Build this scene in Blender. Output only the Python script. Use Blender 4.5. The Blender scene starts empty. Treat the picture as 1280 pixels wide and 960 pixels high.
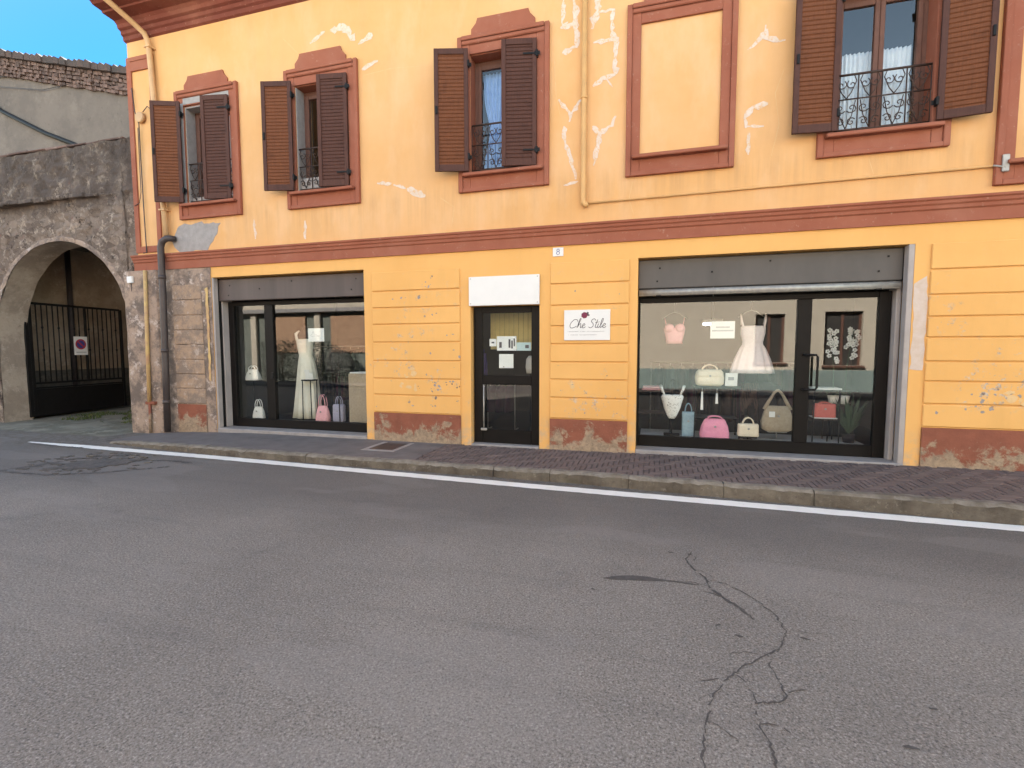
import bpy, bmesh, math, random
from mathutils import Vector, noise, Matrix
random.seed(7)
R = math.radians
SC = bpy.context.scene
COL = SC.collection

# ------------------------------------------------------------------ camera, sky, sun, exposure
cd = bpy.data.cameras.new('camera'); cam = bpy.data.objects.new('camera', cd); COL.objects.link(cam)
cam.location = (0, -7.322, 1.55)
cam.rotation_euler = (R(85.917), R(0.077), R(16.008))
cd.sensor_fit = 'HORIZONTAL'; cd.sensor_width = 36; cd.lens = 36 * 606 / 1280
cd.clip_start = 0.05; cd.clip_end = 3000
SC.camera = cam

SUN_DIR = Vector((-0.435, 0.712, 0.551)).normalized()        # towards the sun, behind the roof
elev = math.asin(SUN_DIR.z); azim = math.atan2(SUN_DIR.x, SUN_DIR.y)
w = bpy.data.worlds.new('World'); SC.world = w; w.use_nodes = True
wn = w.node_tree.nodes; wl = w.node_tree.links
bg = wn['Background']
sky = wn.new('ShaderNodeTexSky'); sky.sky_type = 'NISHITA'; sky.sun_disc = False
sky.sun_elevation = elev; sky.sun_rotation = azim
sky.air_density = 1.0; sky.dust_density = 0.15; sky.ozone_density = 2.0; sky.altitude = 200
geo = wn.new('ShaderNodeTexCoord'); dot = wn.new('ShaderNodeVectorMath'); dot.operation = 'DOT_PRODUCT'; dot.inputs[1].default_value = (-.5, .866, -.25)
mr = wn.new('ShaderNodeMapRange'); mr.interpolation_type = 'SMOOTHSTEP'; mr.inputs['From Min'].default_value = -.05; mr.inputs['From Max'].default_value = .75
tint = wn.new('ShaderNodeMix'); tint.data_type = 'RGBA'; tint.inputs[6].default_value = (1.22, 1.0, .76, 1); tint.inputs[7].default_value = (.058, .19, .30, 1)
mul = wn.new('ShaderNodeMix'); mul.data_type = 'RGBA'; mul.blend_type = 'MULTIPLY'; mul.inputs[0].default_value = 1
wl.new(geo.outputs['Generated'], dot.inputs[0]); wl.new(dot.outputs['Value'], mr.inputs[0]); wl.new(mr.outputs[0], tint.inputs[0])
wl.new(sky.outputs[0], mul.inputs[6]); wl.new(tint.outputs[2], mul.inputs[7])
wl.new(mul.outputs[2], bg.inputs[0]); bg.inputs[1].default_value = 0.14

sd = bpy.data.lights.new('sun', 'SUN'); sd.energy = 5.0; sd.angle = R(0.5); sd.color = (1.0, 0.93, 0.83)
sun = bpy.data.objects.new('sun', sd); COL.objects.link(sun)
sun.rotation_euler = SUN_DIR.to_track_quat('Z', 'Y').to_euler()
sun.location = (-20, 30, 25)

SC.view_settings.view_transform = 'Standard'; SC.view_settings.look = 'None'
SC.view_settings.exposure = 2.62; SC.view_settings.gamma = 1.0
SC.view_settings.use_curve_mapping = False
SC.cycles.max_bounces = 8; SC.cycles.transparent_max_bounces = 16
SC.cycles.caustics_reflective = False; SC.cycles.caustics_refractive = False
SC.cycles.use_denoising = True

# ------------------------------------------------------------------ helpers
ORG = {}
class MB:
    """collects shapes into one mesh (world coordinates)"""
    def __init__(s): s.bm = bmesh.new(); s.mi = 0; s.smooth = False
    def mat(s, i): s.mi = i; return s
    def face(s, pts):
        f = s.bm.faces.new([s.bm.verts.new(p) for p in pts]); f.material_index = s.mi; f.smooth = s.smooth; return f
    def box(s, x0, x1, y0, y1, z0, z1, bev=0.0, rot=None, at=None, jit=0.0):
        vs = [s.bm.verts.new((x, y, z)) for z in (z0, z1) for y in (y0, y1) for x in (x0, x1)]
        idx = [(0, 2, 3, 1), (4, 5, 7, 6), (0, 1, 5, 4), (2, 6, 7, 3), (0, 4, 6, 2), (1, 3, 7, 5)]
        fs = [s.bm.faces.new([vs[i] for i in q]) for q in idx]
        for f in fs: f.material_index = s.mi
        if bev > 0:
            es = list({e for f in fs for e in f.edges})
            r = bmesh.ops.bevel(s.bm, geom=es, offset=bev, segments=1, affect='EDGES', clamp_overlap=True)
            for f in r['faces']: f.material_index = s.mi
            vs = list({v for f in r['faces'] for v in f.verts} | {v for f in fs if f.is_valid for v in f.verts})
        if jit:
            for v in vs: v.co += Vector((random.uniform(-jit, jit), random.uniform(-jit, jit), random.uniform(-jit, jit)))
        if rot is not None:
            M = rot if isinstance(rot, Matrix) else Matrix.Rotation(rot, 4, 'Z')
            c = Vector(at)
            for v in vs: v.co = c + (M @ (v.co - c))
        return vs
    def prism(s, poly, a0, a1, axis='y'):
        """poly of 2-D points; axis y: (x,z), axis x: (y,z), axis z: (x,y)"""
        def P(p, a):
            return {'y': (p[0], a, p[1]), 'x': (a, p[0], p[1]), 'z': (p[0], p[1], a)}[axis]
        A = [s.bm.verts.new(P(p, a0)) for p in poly]; B = [s.bm.verts.new(P(p, a1)) for p in poly]
        n = len(poly); fs = [s.bm.faces.new(A), s.bm.faces.new(B[::-1])]
        for i in range(n): fs.append(s.bm.faces.new((A[i], B[i], B[(i + 1) % n], A[(i + 1) % n])))
        for f in fs: f.material_index = s.mi
        return A + B
    def tube(s, pts, r, seg=8, caps=True, closed=False):
        pts = [Vector(p) for p in pts]; n = len(pts); rings = []
        rr = r if isinstance(r, (list, tuple)) else [r] * n
        up = None
        for i, p in enumerate(pts):
            if closed: t = (pts[(i + 1) % n] - pts[i - 1])
            else: t = pts[min(i + 1, n - 1)] - pts[max(i - 1, 0)]
            t.normalize()
            if up is None:
                up = Vector((0, 0, 1)) if abs(t.z) < .9 else Vector((1, 0, 0))
            a = t.cross(up)
            if a.length < 1e-5: a = t.cross(Vector((0, 1, 0)))
            a.normalize(); b = a.cross(t).normalized(); up = b
            rings.append([s.bm.verts.new(p + (a * math.cos(2 * math.pi * k / seg) + b * math.sin(2 * math.pi * k / seg)) * rr[i]) for k in range(seg)])
        m = n if closed else n - 1
        for i in range(m):
            A, B = rings[i], rings[(i + 1) % n]
            for k in range(seg):
                f = s.bm.faces.new((A[k], A[(k + 1) % seg], B[(k + 1) % seg], B[k])); f.material_index = s.mi; f.smooth = True
        if caps and not closed:
            for q in (rings[0][::-1], rings[-1]):
                f = s.bm.faces.new(q); f.material_index = s.mi
    def loft(s, rings, seg=28, cap=True):
        """rings: (z, rx, ry, cx, cy, pleat, npleat, power)"""
        out = []
        for (z, rx, ry, cx, cy, pl, npl, pw) in rings:
            ring = []
            for k in range(seg):
                a = 2 * math.pi * k / seg; c, q = math.cos(a), math.sin(a)
                e = 2.0 / pw; x = math.copysign(abs(c) ** e, c); y = math.copysign(abs(q) ** e, q)
                g = 1 + pl * math.cos(npl * a + 0.7 * math.sin(a * 2))
                ring.append(s.bm.verts.new((cx + rx * x * g, cy + ry * y * g, z)))
            out.append(ring)
        for A, B in zip(out, out[1:]):
            for k in range(seg):
                f = s.bm.faces.new((A[k], A[(k + 1) % seg], B[(k + 1) % seg], B[k])); f.material_index = s.mi; f.smooth = True
        if cap:
            for q in (out[0][::-1], out[-1]):
                f = s.bm.faces.new(q); f.material_index = s.mi
    def ball(s, c, r, sx=1, sy=1, sz=1, sub=1):
        q = bmesh.ops.create_icosphere(s.bm, subdivisions=sub, radius=r)
        for v in q['verts']: v.co = Vector((v.co.x * sx, v.co.y * sy, v.co.z * sz)) + Vector(c)
        for f in {f for v in q['verts'] for f in v.link_faces}: f.material_index = s.mi; f.smooth = True
    def ribbon(s, pts, wid, plane='xz', off=0.0, thick=0.003, jitter=0.25):
        """raised strip along a polyline on a wall (xz, at y=off going to -y) or on the ground (xy, z=off going up)"""
        P = [Vector(p) for p in pts]; fine = [P[0]]
        for a, b in zip(P, P[1:]):
            n = max(1, int((b - a).length / (0.05 if plane == 'xz' else .022)))
            for i in range(1, n + 1): fine.append(a.lerp(b, i / n) + Vector((random.uniform(-1, 1), random.uniform(-1, 1))) * (wid * 0.25 if plane == 'xz' else .009) * (i < n))
        L, Rr = [], []
        for i, p in enumerate(fine):
            t = (fine[min(i + 1, len(fine) - 1)] - fine[max(i - 1, 0)]).normalized(); nrm = Vector((-t.y, t.x))
            ww = wid * (1 + random.uniform(-jitter, jitter * (1 if plane == 'xz' else 1.6))) * 0.5
            if i in (0, len(fine) - 1): ww *= .4
            L.append(p + nrm * ww); Rr.append(p - nrm * ww)
        up = (lambda p: (p.x, off - thick, p.y)) if plane == 'xz' else (lambda p: (p.x, p.y, off + thick))
        a = [s.bm.verts.new(up(p)) for p in L]; b = [s.bm.verts.new(up(p)) for p in Rr]
        for i in range(len(fine) - 1):
            if plane == 'xy' and jitter > .55 and random.random() < .12: continue
            f = s.bm.faces.new((a[i], a[i + 1], b[i + 1], b[i])); f.material_index = s.mi
    def patch(s, pts, off, thick=0.003, plane='xz', rough=0.02):
        P = [Vector(p) for p in pts]; out = []
        for a, b in zip(P, P[1:] + P[:1]):
            n = max(1, int((b - a).length / 0.07))
            for i in range(n): out.append(a.lerp(b, i / n) + Vector((random.uniform(-1, 1), random.uniform(-1, 1))) * rough)
        if plane == 'xz': s.prism([(p.x, p.y) for p in out], off - thick, off + 0.002, 'y')
        else: s.prism([(p.x, p.y) for p in out], off, off + thick, 'z')
    def build(s, name, mats, parent=None, norm=True):
        if norm: bmesh.ops.recalc_face_normals(s.bm, faces=s.bm.faces[:])
        root = parent
        while root is not None and root.parent is not None: root = root.parent
        if root is not None:
            o = ORG.get(root.name, Vector())
            for v in s.bm.verts: v.co -= o
        me = bpy.data.meshes.new(name); s.bm.to_mesh(me); s.bm.free()
        for m in (mats if isinstance(mats, (list, tuple)) else [mats]): me.materials.append(m)
        ob = bpy.data.objects.new(name, me); COL.objects.link(ob)
        if parent is not None: ob.parent = parent
        return ob

def tag(o, label, cat, group=None):
    o['label'] = label; o['category'] = cat
    if group: o['group'] = group
    return o
def thing(name, label, cat, loc, group=None):
    o = bpy.data.objects.new(name, None); COL.objects.link(o); o.location = loc
    o.empty_display_size = .2
    ORG[o.name] = Vector(loc)
    return tag(o, label, cat, group)
def struct(o, kind='structure'): o['kind'] = kind; return o
def copy_tree(o, parent=None):
    c = o.copy(); COL.objects.link(c)
    if parent is not None: c.parent = parent
    for ch in o.children: copy_tree(ch, c)
    return c

# ------------------------------------------------------------------ materials
class NT:
    def __init__(s, name):
        s.m = bpy.data.materials.new(name); s.m.use_nodes = True
        s.t = s.m.node_tree; s.n = s.t.nodes; s.l = s.t.links; s.b = s.n['Principled BSDF']
        s.tc = s.n.new('ShaderNodeTexCoord').outputs['Object']
    def noise(s, scale, detail=4, rough=.55, stretch=None, dist=0.0):
        v = s.tc
        if stretch:
            mp = s.n.new('ShaderNodeMapping'); mp.inputs['Scale'].default_value = stretch; s.l.new(v, mp.inputs[0]); v = mp.outputs[0]
        t = s.n.new('ShaderNodeTexNoise'); t.inputs['Scale'].default_value = scale; t.inputs['Detail'].default_value = detail
        t.inputs['Roughness'].default_value = rough; t.inputs['Distortion'].default_value = dist
        s.l.new(v, t.inputs['Vector']); return t.outputs['Fac']
    def vor(s, scale, feature='F1', stretch=None):
        v = s.tc
        if stretch:
            mp = s.n.new('ShaderNodeMapping'); mp.inputs['Scale'].default_value = stretch; s.l.new(v, mp.inputs[0]); v = mp.outputs[0]
        t = s.n.new('ShaderNodeTexVoronoi'); t.feature = feature; t.inputs['Scale'].default_value = scale
        s.l.new(v, t.inputs['Vector']); return t
    def ramp(s, fac, lo, hi, a=0.0, b=1.0):
        r = s.n.new('ShaderNodeMapRange'); r.inputs['From Min'].default_value = lo; r.inputs['From Max'].default_value = hi
        r.inputs['To Min'].default_value = a; r.inputs['To Max'].default_value = b; r.clamp = True
        s.l.new(fac, r.inputs['Value']); return r.outputs[0]
    def mix(s, fac, a, b, mode='MIX'):
        m = s.n.new('ShaderNodeMix'); m.data_type = 'RGBA'; m.blend_type = mode
        for sock, v in ((m.inputs[0], fac), (m.inputs[6], a), (m.inputs[7], b)):
            if isinstance(v, (int, float)): sock.default_value = v
            elif isinstance(v, tuple): sock.default_value = (*v, 1)
            else: s.l.new(v, sock)
        return m.outputs[2]
    def math(s, op, a, b=0.0):
        m = s.n.new('ShaderNodeMath'); m.operation = op
        for sock, v in ((m.inputs[0], a), (m.inputs[1], b)):
            if isinstance(v, (int, float)): sock.default_value = v
            else: s.l.new(v, sock)
        return m.outputs[0]
    def sep(s):
        q = s.n.new('ShaderNodeSeparateXYZ'); s.l.new(s.tc, q.inputs[0]); return q.outputs
    def col(s, c):
        if isinstance(c, tuple): s.b.inputs['Base Color'].default_value = (*c, 1)
        else: s.l.new(c, s.b.inputs['Base Color'])
    def bump(s, h, strength=.3, dist=.01):
        b = s.n.new('ShaderNodeBump'); b.inputs['Strength'].default_value = strength; b.inputs['Distance'].default_value = dist
        s.l.new(h, b.inputs['Height'])
        prev = s.b.inputs['Normal'].links
        if prev: s.l.new(prev[0].from_socket, b.inputs['Normal'])
        s.l.new(b.outputs[0], s.b.inputs['Normal'])
    def set(s, rough=.8, metal=0.0, spec=.5):
        s.b.inputs['Roughness'].default_value = rough; s.b.inputs['Metallic'].default_value = metal
        s.b.inputs['Specular IOR Level'].default_value = spec; return s

def simple(name, a, b=None, scale=8, rough=.7, metal=0.0, bump=.1, bscale=60, spec=.4, stretch=None, dist=.004):
    t = NT(name).set(rough, metal, spec)
    b = b or tuple(c * .8 for c in a)
    t.col(t.mix(t.ramp(t.noise(scale, 5, .6, stretch), .3, .7), a, b))
    if bump: t.bump(t.noise(bscale, 4, .6, stretch), bump, dist)
    return t.m

def plaster_yellow(name, a, b, flecks=True):
    t = NT(name).set(.9, 0, .2)
    c = t.mix(t.ramp(t.noise(.7, 5, .6), .35, .65), a, b)
    c = t.mix(t.ramp(t.noise(3.2, 6, .7, (1, 1, .16)), .5, .75, 0, .42), c, tuple(v * .82 for v in a))       # run-off streaks
    c = t.mix(t.ramp(t.noise(14, 5, .65), .6, .78, 0, .30), c, (.62, .43, .24))
    if not flecks:
        q = t.sep(); z_ = t.math('MULTIPLY', t.ramp(q[2], 3.35, 3.95), t.ramp(q[2], 4.25, 4.0))
        c = t.mix(t.math('MULTIPLY', z_, t.ramp(t.noise(5, 6, .7, (1, 1, .05)), .44, .62, 0, .5)), c, (.50, .29, .135))
        c = t.mix(t.ramp(t.noise(1.6, 5, .65, (1, 1, .4)), .50, .66, 0, .35), c, (.76, .50, .30))
    if flecks:                                                                                            # flaked paint
        q = t.sep()
        near = t.math('MULTIPLY', t.ramp(q[2], .35, .9), t.ramp(q[2], 2.9, 1.0))
        f = t.math('MULTIPLY', t.ramp(t.noise(8, 7, .8), .555, .60), t.ramp(t.noise(.9, 3, .5), .49, .56))
        f = t.math('MULTIPLY', f, near)
        c = t.mix(f, c, t.mix(t.ramp(t.noise(30, 3), .4, .6), (.30, .27, .26), (.55, .47, .40)))
        low = t.math('MULTIPLY', t.ramp(q[2], .55, .0), t.ramp(t.noise(5, 6, .7), .42, .62))
        c = t.mix(low, c, (.44, .36, .28))
    t.col(c)
    t.bump(t.noise(60, 5, .6), .22, .004); t.bump(t.noise(4, 4, .5), .15, .02)
    return t.m

M = {}
M['yellow_up'] = plaster_yellow('yellow_plaster_upper', (.72, .425, .205), (.67, .37, .15), False)
M['yellow'] = plaster_yellow('yellow_plaster', (.78, .44, .155), (.72, .39, .13))
def plaster_red(name, a, b):
    t = NT(name).set(.85, 0, .25)
    c = t.mix(t.ramp(t.noise(2.5, 5, .6), .35, .7), a, b)
    c = t.mix(t.ramp(t.noise(17, 7, .78), .60, .66, 0, .55), c, (.46, .29, .22))
    c = t.mix(t.ramp(t.noise(1.3, 5, .6), .5, .7, 0, .35), c, (.36, .165, .115))
    c = t.mix(t.ramp(t.noise(6, 5, .6, (1, 1, .2)), .55, .8, 0, .35), c, tuple(v * .7 for v in a))
    t.col(c); t.bump(t.noise(70, 4, .6), .2, .003); return t.m
M['red'] = plaster_red('red_trim', (.32, .112, .068), (.28, .092, .055))
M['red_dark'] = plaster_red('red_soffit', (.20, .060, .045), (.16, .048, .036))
def dado_mat():
    t = NT('peeling_red_dado').set(.92, 0, .15)
    q = t.sep()
    c = t.mix(t.ramp(t.noise(5, 5, .6), .35, .7), (.275, .102, .066), (.215, .080, .053))
    h = t.ramp(q[2], .52, .0, .0, .34)
    wear = t.ramp(t.math('ADD', t.noise(4.0, 7, .72, None, .4), h), .66, .74)
    pl = t.mix(t.ramp(t.noise(18, 6, .7), .35, .7), (.40, .29, .20), (.20, .155, .115))
    c = t.mix(wear, c, pl)
    sp = t.ramp(t.noise(26, 5, .75), .62, .70, 0, .8)
    c = t.mix(t.math('MULTIPLY', sp, t.ramp(q[2], .5, .15)), c, (.42, .32, .22))
    t.col(c); t.bump(t.noise(35, 6, .7), .6, .012); t.bump(wear, .4, .006); return t.m
M['dado'] = dado_mat()
def bare_mat(name, a, b, cc, sc=3.0):
    t = NT(name).set(.95, 0, .15)
    c = t.mix(t.ramp(t.noise(sc, 8, .74), .43, .57), a, b)
    c = t.mix(t.ramp(t.noise(sc * 1.7, 8, .8), .55, .61, 0, .85), c, cc)
    c = t.mix(t.ramp(t.noise(sc * 9, 5, .7), .6, .75, 0, .6), c, tuple(v * .5 for v in b))
    t.col(c); t.bump(t.noise(sc * 5, 7, .7), .7, .025); return t.m
M['bare'] = bare_mat('bare_worn_plaster', (.37, .275, .215), (.165, .130, .112), (.54, .45, .40), 2.4)
M['pier_block'] = bare_mat('worn_course_plaster', (.38, .265, .185), (.24, .185, .15), (.44, .36, .31), 3)
M['cement'] = simple('grey_cement', (.36, .33, .32), (.27, .25, .24), 9, .95, bump=.4, bscale=40)
def filler_mat():
    t = NT('white_filler').set(.95, 0, .15)
    c = t.mix(t.ramp(t.noise(7, 5, .7), .3, .7), (.72, .61, .54), (.62, .49, .38))
    c = t.mix(t.ramp(t.noise(22, 6, .78), .50, .60, 0, .85), c, (.68, .41, .20))
    t.col(c); t.bump(t.noise(60, 4), .3, .004); return t.m
M['filler'] = filler_mat()
M['pale_scar'] = simple('pale_scraped_plaster', (.72, .50, .27), (.66, .43, .20), 18, .95, bump=.3)
M['pinkfiller'] = simple('pinkish_filler', (.62, .52, .47), (.55, .43, .34), 12, .95, bump=.2)
def stone_mat():
    t = NT('old_rubble_masonry').set(.95, 0, .15)
    q = t.sep()
    c = t.mix(t.ramp(t.noise(1.7, 8, .7), .36, .62), (.27, .205, .16), (.11, .082, .069))
    v = t.vor(4.8, 'F1', (1, 1, 1.6))
    c = t.mix(.34, c, t.mix(t.ramp(v.outputs['Color'], .1, .9), (.09, .066, .058), (.42, .335, .275)))
    e = t.vor(4.8, 'DISTANCE_TO_EDGE', (1, 1, 1.6))
    c = t.mix(t.ramp(e.outputs['Distance'], .05, .0, 0, .45), c, (.085, .066, .056))
    c = t.mix(t.ramp(t.noise(3.4, 9, .8), .53, .60, 0, .9), c, (.44, .355, .285))
    c = t.mix(t.ramp(t.noise(2.6, 9, .82), .55, .61, 0, .92), c, (.050, .036, .031))
    c = t.mix(t.ramp(t.noise(4.2, 5, .7), .62, .70, 0, .6), c, (.27, .13, .10))
    up = t.ramp(q[2], 4.45, 4.75)
    st = t.math('MULTIPLY', up, t.ramp(t.noise(3, 8, .8, (1, 1, .5)), .40, .56, .15, .95))
    dark = t.mix(t.ramp(t.noise(6, 8, .8, (1, 1, .5)), .42, .60), (.040, .031, .028), (.125, .098, .085))
    c = t.mix(st, c, dark)
    t.col(c)
    t.bump(t.noise(7, 9, .75), 1.0, .05); t.bump(e.outputs['Distance'], .35, .03); t.bump(t.noise(26, 6, .75), .7, .02); return t.m
M['stone'] = stone_mat()
M['stone_light'] = bare_mat('smooth_arch_plaster', (.40, .33, .265), (.29, .235, .19), (.45, .375, .31), 1.8)
def asphalt_mat():
    t = NT('asphalt').set(.88, 0, .3)
    c = t.mix(t.ramp(t.noise(.45, 5, .6), .35, .68), (.230, .200, .175), (.170, .148, .130))
    g = t.noise(82, 4, .85); g2 = t.noise(30, 4, .75)
    c = t.mix(t.ramp(g, .53, .66, 0, .95), c, (.40, .36, .33))
    c = t.mix(t.ramp(g, .48, .35, 0, .9), c, (.045, .040, .039))
    c = t.mix(t.ramp(g2, .56, .78, 0, .35), c, (.24, .22, .21))
    c = t.mix(t.ramp(t.noise(2.2, 6, .7), .60, .74, 0, .35), c, (.085, .078, .08))
    c = t.mix(t.ramp(t.noise(3, 4, .6, (.12, 2, 1)), .55, .75, 0, .25), c, (.09, .082, .082))
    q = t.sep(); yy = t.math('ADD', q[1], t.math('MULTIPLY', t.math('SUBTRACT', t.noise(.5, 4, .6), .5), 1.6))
    c = t.mix(t.math('MULTIPLY', t.ramp(yy, -3.7, -2.7), t.ramp(q[1], -1.2, -2.0, .3, .5)), c, (.098, .088, .085))      # soft shade on the kerb half, painted in as a darker band
    c = t.mix(t.math('MULTIPLY', t.ramp(q[1], -1.85, -1.45), t.ramp(t.noise(9, 6, .75), .40, .60, 0, .75)), c, (.10, .082, .066))   # dust along the kerb
    c = t.mix(t.ramp(t.noise(.8, 3, .55, (.5, 1.4, 1)), .56, .60, 0, .22), c, (.25, .225, .21))    # polished patches
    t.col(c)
    t.bump(g, .55, .008); t.bump(g2, .4, .01); return t.m
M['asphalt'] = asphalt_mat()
M['tar'] = simple('dark_broken_asphalt', (.072, .063, .060), (.13, .115, .108), 14, .9, bump=.9, bscale=45, dist=.02)
M['crack'] = simple('crack_dark', (.060, .053, .050), (.095, .084, .079), 30, .95, bump=.5, bscale=60)
M['paint'] = None
def paint_mat():
    t = NT('worn_road_paint').set(.75, 0, .3)
    c = t.mix(t.ramp(t.noise(3, 5, .6), .3, .7), (.88, .85, .80), (.78, .74, .69))
    c = t.mix(t.ramp(t.noise(40, 5, .75), .62, .70, 0, .8), c, (.25, .235, .23))
    t.col(c); t.bump(t.noise(90, 4), .4, .006); return t.m
M['paint'] = paint_mat()
M['paver'] = None
def paver_mat():
    t = NT('clay_pavers').set(.85, 0, .25)
    g = t.n.new('ShaderNodeNewGeometry')
    c = t.mix(g.outputs['Random Per Island'], (.125, .094, .089), (.175, .133, .124))
    c = t.mix(t.ramp(t.noise(1.3, 5, .6), .4, .7, 0, .6), c, (.105, .085, .082))
    c = t.mix(t.ramp(t.noise(40, 4, .7), .60, .72, 0, .4), c, (.24, .20, .185))
    t.col(c); t.bump(t.noise(70, 4, .6), .4, .005); return t.m
M['paver'] = paver_mat()
M['joint'] = simple('paver_joint', (.095, .078, .072), (.12, .10, .09), 12, .95, bump=.4)
M['walk'] = simple('old_grey_pavement', (.170, .148, .142), (.120, .104, .101), 3.5, .92, bump=.5, bscale=70, dist=.006)
def kerb_mat():
    t = NT('worn_kerb_stone').set(.92, 0, .2)
    c = t.mix(t.ramp(t.noise(3, 6, .65), .35, .65), (.17, .143, .113), (.082, .067, .054))
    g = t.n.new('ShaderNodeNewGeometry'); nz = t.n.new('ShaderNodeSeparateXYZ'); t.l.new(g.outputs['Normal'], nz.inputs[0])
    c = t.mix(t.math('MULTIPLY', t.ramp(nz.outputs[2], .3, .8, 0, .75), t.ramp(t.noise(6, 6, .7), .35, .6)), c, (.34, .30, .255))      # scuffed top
    c = t.mix(t.ramp(t.noise(14, 6, .75), .57, .70, 0, .6), c, (.30, .265, .225))
    c = t.mix(t.ramp(t.noise(1.4, 5, .7), .58, .70, 0, .6), c, (.10, .098, .055))
    c = t.mix(t.ramp(t.noise(24, 5, .75), .60, .72, 0, .7), c, (.07, .06, .05))
    t.col(c); t.bump(t.noise(26, 7, .72), .9, .02); return t.m
M['kerb'] = kerb_mat()
M['marble'] = simple('grey_stone_sill', (.33, .30, .29), (.24, .22, .215), 6, .6, bump=.15)
M['soil'] = simple('earth', (.14, .12, .095), (.09, .08, .065), .5, .95, bump=.5, bscale=8)
M['passage'] = bare_mat('mossy_concrete', (.23, .21, .17), (.15, .14, .11), (.30, .27, .22), 1.6)
M['court'] = bare_mat('court_beige_wall', (.38, .30, .225), (.29, .225, .17), (.44, .355, .27), 1.3)
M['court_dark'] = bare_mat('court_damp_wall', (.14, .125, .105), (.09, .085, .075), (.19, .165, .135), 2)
M['gable'] = bare_mat('grey_render', (.185, .152, .133), (.152, .126, .112), (.205, .17, .148), .55)
def rubble_mat():
    t = NT('brick_cornice').set(.95, 0, .15); g = t.n.new('ShaderNodeNewGeometry')
    c = t.mix(g.outputs['Random Per Island'], (.085, .058, .052), (.21, .135, .115))
    c = t.mix(t.ramp(t.noise(8, 7, .75), .54, .66, 0, .8), c, (.27, .21, .18)); t.col(c); t.bump(t.noise(18, 7, .7), .7, .02); return t.m
M['rubble'] = rubble_mat()
M['tile'] = simple('old_roof_tile', (.105, .066, .054), (.055, .045, .042), 4, .9, bump=.6, bscale=14, dist=.02)
M['black'] = simple('black_metal', (.008, .0075, .0075), (.012, .011, .011), 10, .5, .0, bump=.05, spec=.2)
M['frame'] = simple('dark_bronze_aluminium', (.0065, .0052, .005), (.009, .0072, .0066), 6, .5, .0, bump=.03, spec=.16)
M['iron'] = simple('wrought_iron', (.055, .040, .036), (.085, .052, .040), 20, .6, .5, bump=.2)
M['shutgrey'] = simple('grey_roller_shutter', (.105, .095, .090), (.080, .073, .070), 2.2, .55, .2, bump=.1, stretch=(1, 1, .3))
M['shutbrown'] = simple('brown_grey_roller_shutter', (.115, .090, .083), (.078, .062, .058), 1.8, .55, .2, bump=.1, stretch=(2.2, 1, .12))
M['bar'] = simple('scratched_aluminium', (.42, .40, .37), (.28, .265, .25), 18, .45, .4, bump=.2)
M['jamb'] = simple('grey_jamb', (.42, .37, .35), (.33, .29, .275), 3, .7, bump=.2)
M['white'] = simple('white_panel', (.75, .74, .73), (.71, .70, .69), 3, .5, bump=.02)
M['paper'] = simple('white_paper', (.82, .81, .78), (.78, .77, .74), 20, .8, bump=.02)
M['ink'] = simple('grey_ink', (.10, .09, .10), None, 20, .8, bump=0)
M['inklight'] = simple('light_grey_ink', (.40, .39, .40), None, 20, .8, bump=0)
M['plum'] = simple('plum_ink', (.25, .035, .075), (.16, .03, .06), 30, .7, bump=0)
M['pipe_yellow'] = simple('yellow_painted_pipe', (.66, .38, .15), (.56, .32, .13), 5, .6, bump=.1)
M['pipe_cream'] = simple('cream_painted_pipe', (.62, .40, .21), (.50, .31, .17), 6, .65, bump=.15)
M['pipe_rust'] = simple('peeling_pipe_paint', (.60, .42, .16), (.42, .24, .14), 7, .7, bump=.2)
M['pipe_dark'] = simple('dark_cast_pipe', (.085, .068, .064), (.055, .045, .048), 5, .5, .3, bump=.15)
def wood_mat(name, a, b):
    t = NT(name).set(.65, 0, .2)
    c = t.mix(t.ramp(t.noise(5, 6, .65, (14, 14, 1.2)), .35, .7), a, b)
    c = t.mix(t.ramp(t.noise(7, 5, .6), .52, .75, 0, .5), c, tuple(v * .6 for v in b))
    t.col(c); t.bump(t.noise(10, 5, .6, (16, 16, 1)), .3, .003); return t.m
M['wood'] = wood_mat('varnished_shutter_slats', (.170, .060, .026), (.120, .043, .020))
M['woodrail'] = wood_mat('dark_shutter_rails', (.090, .039, .029), (.066, .030, .024))
M['woodfaded'] = wood_mat('faded_purple_brown_slats', (.094, .040, .029), (.068, .030, .023))
M['woodframe'] = wood_mat('brown_window_frame', (.17, .085, .062), (.13, .065, .05))
M['curtain'] = simple('white_net_curtain', (.70, .72, .74), (.60, .63, .68), 14, .9, bump=.2)
M['curtain_sky_tint'] = simple('sky_tinted_net_curtain', (.32, .48, .80), (.22, .36, .70), 9, .9, bump=.2)  # white net with the blue sky reflection painted into its colour
M['dark'] = simple('dim_room', (.05, .045, .042), None, 3, .9, bump=0)
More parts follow.
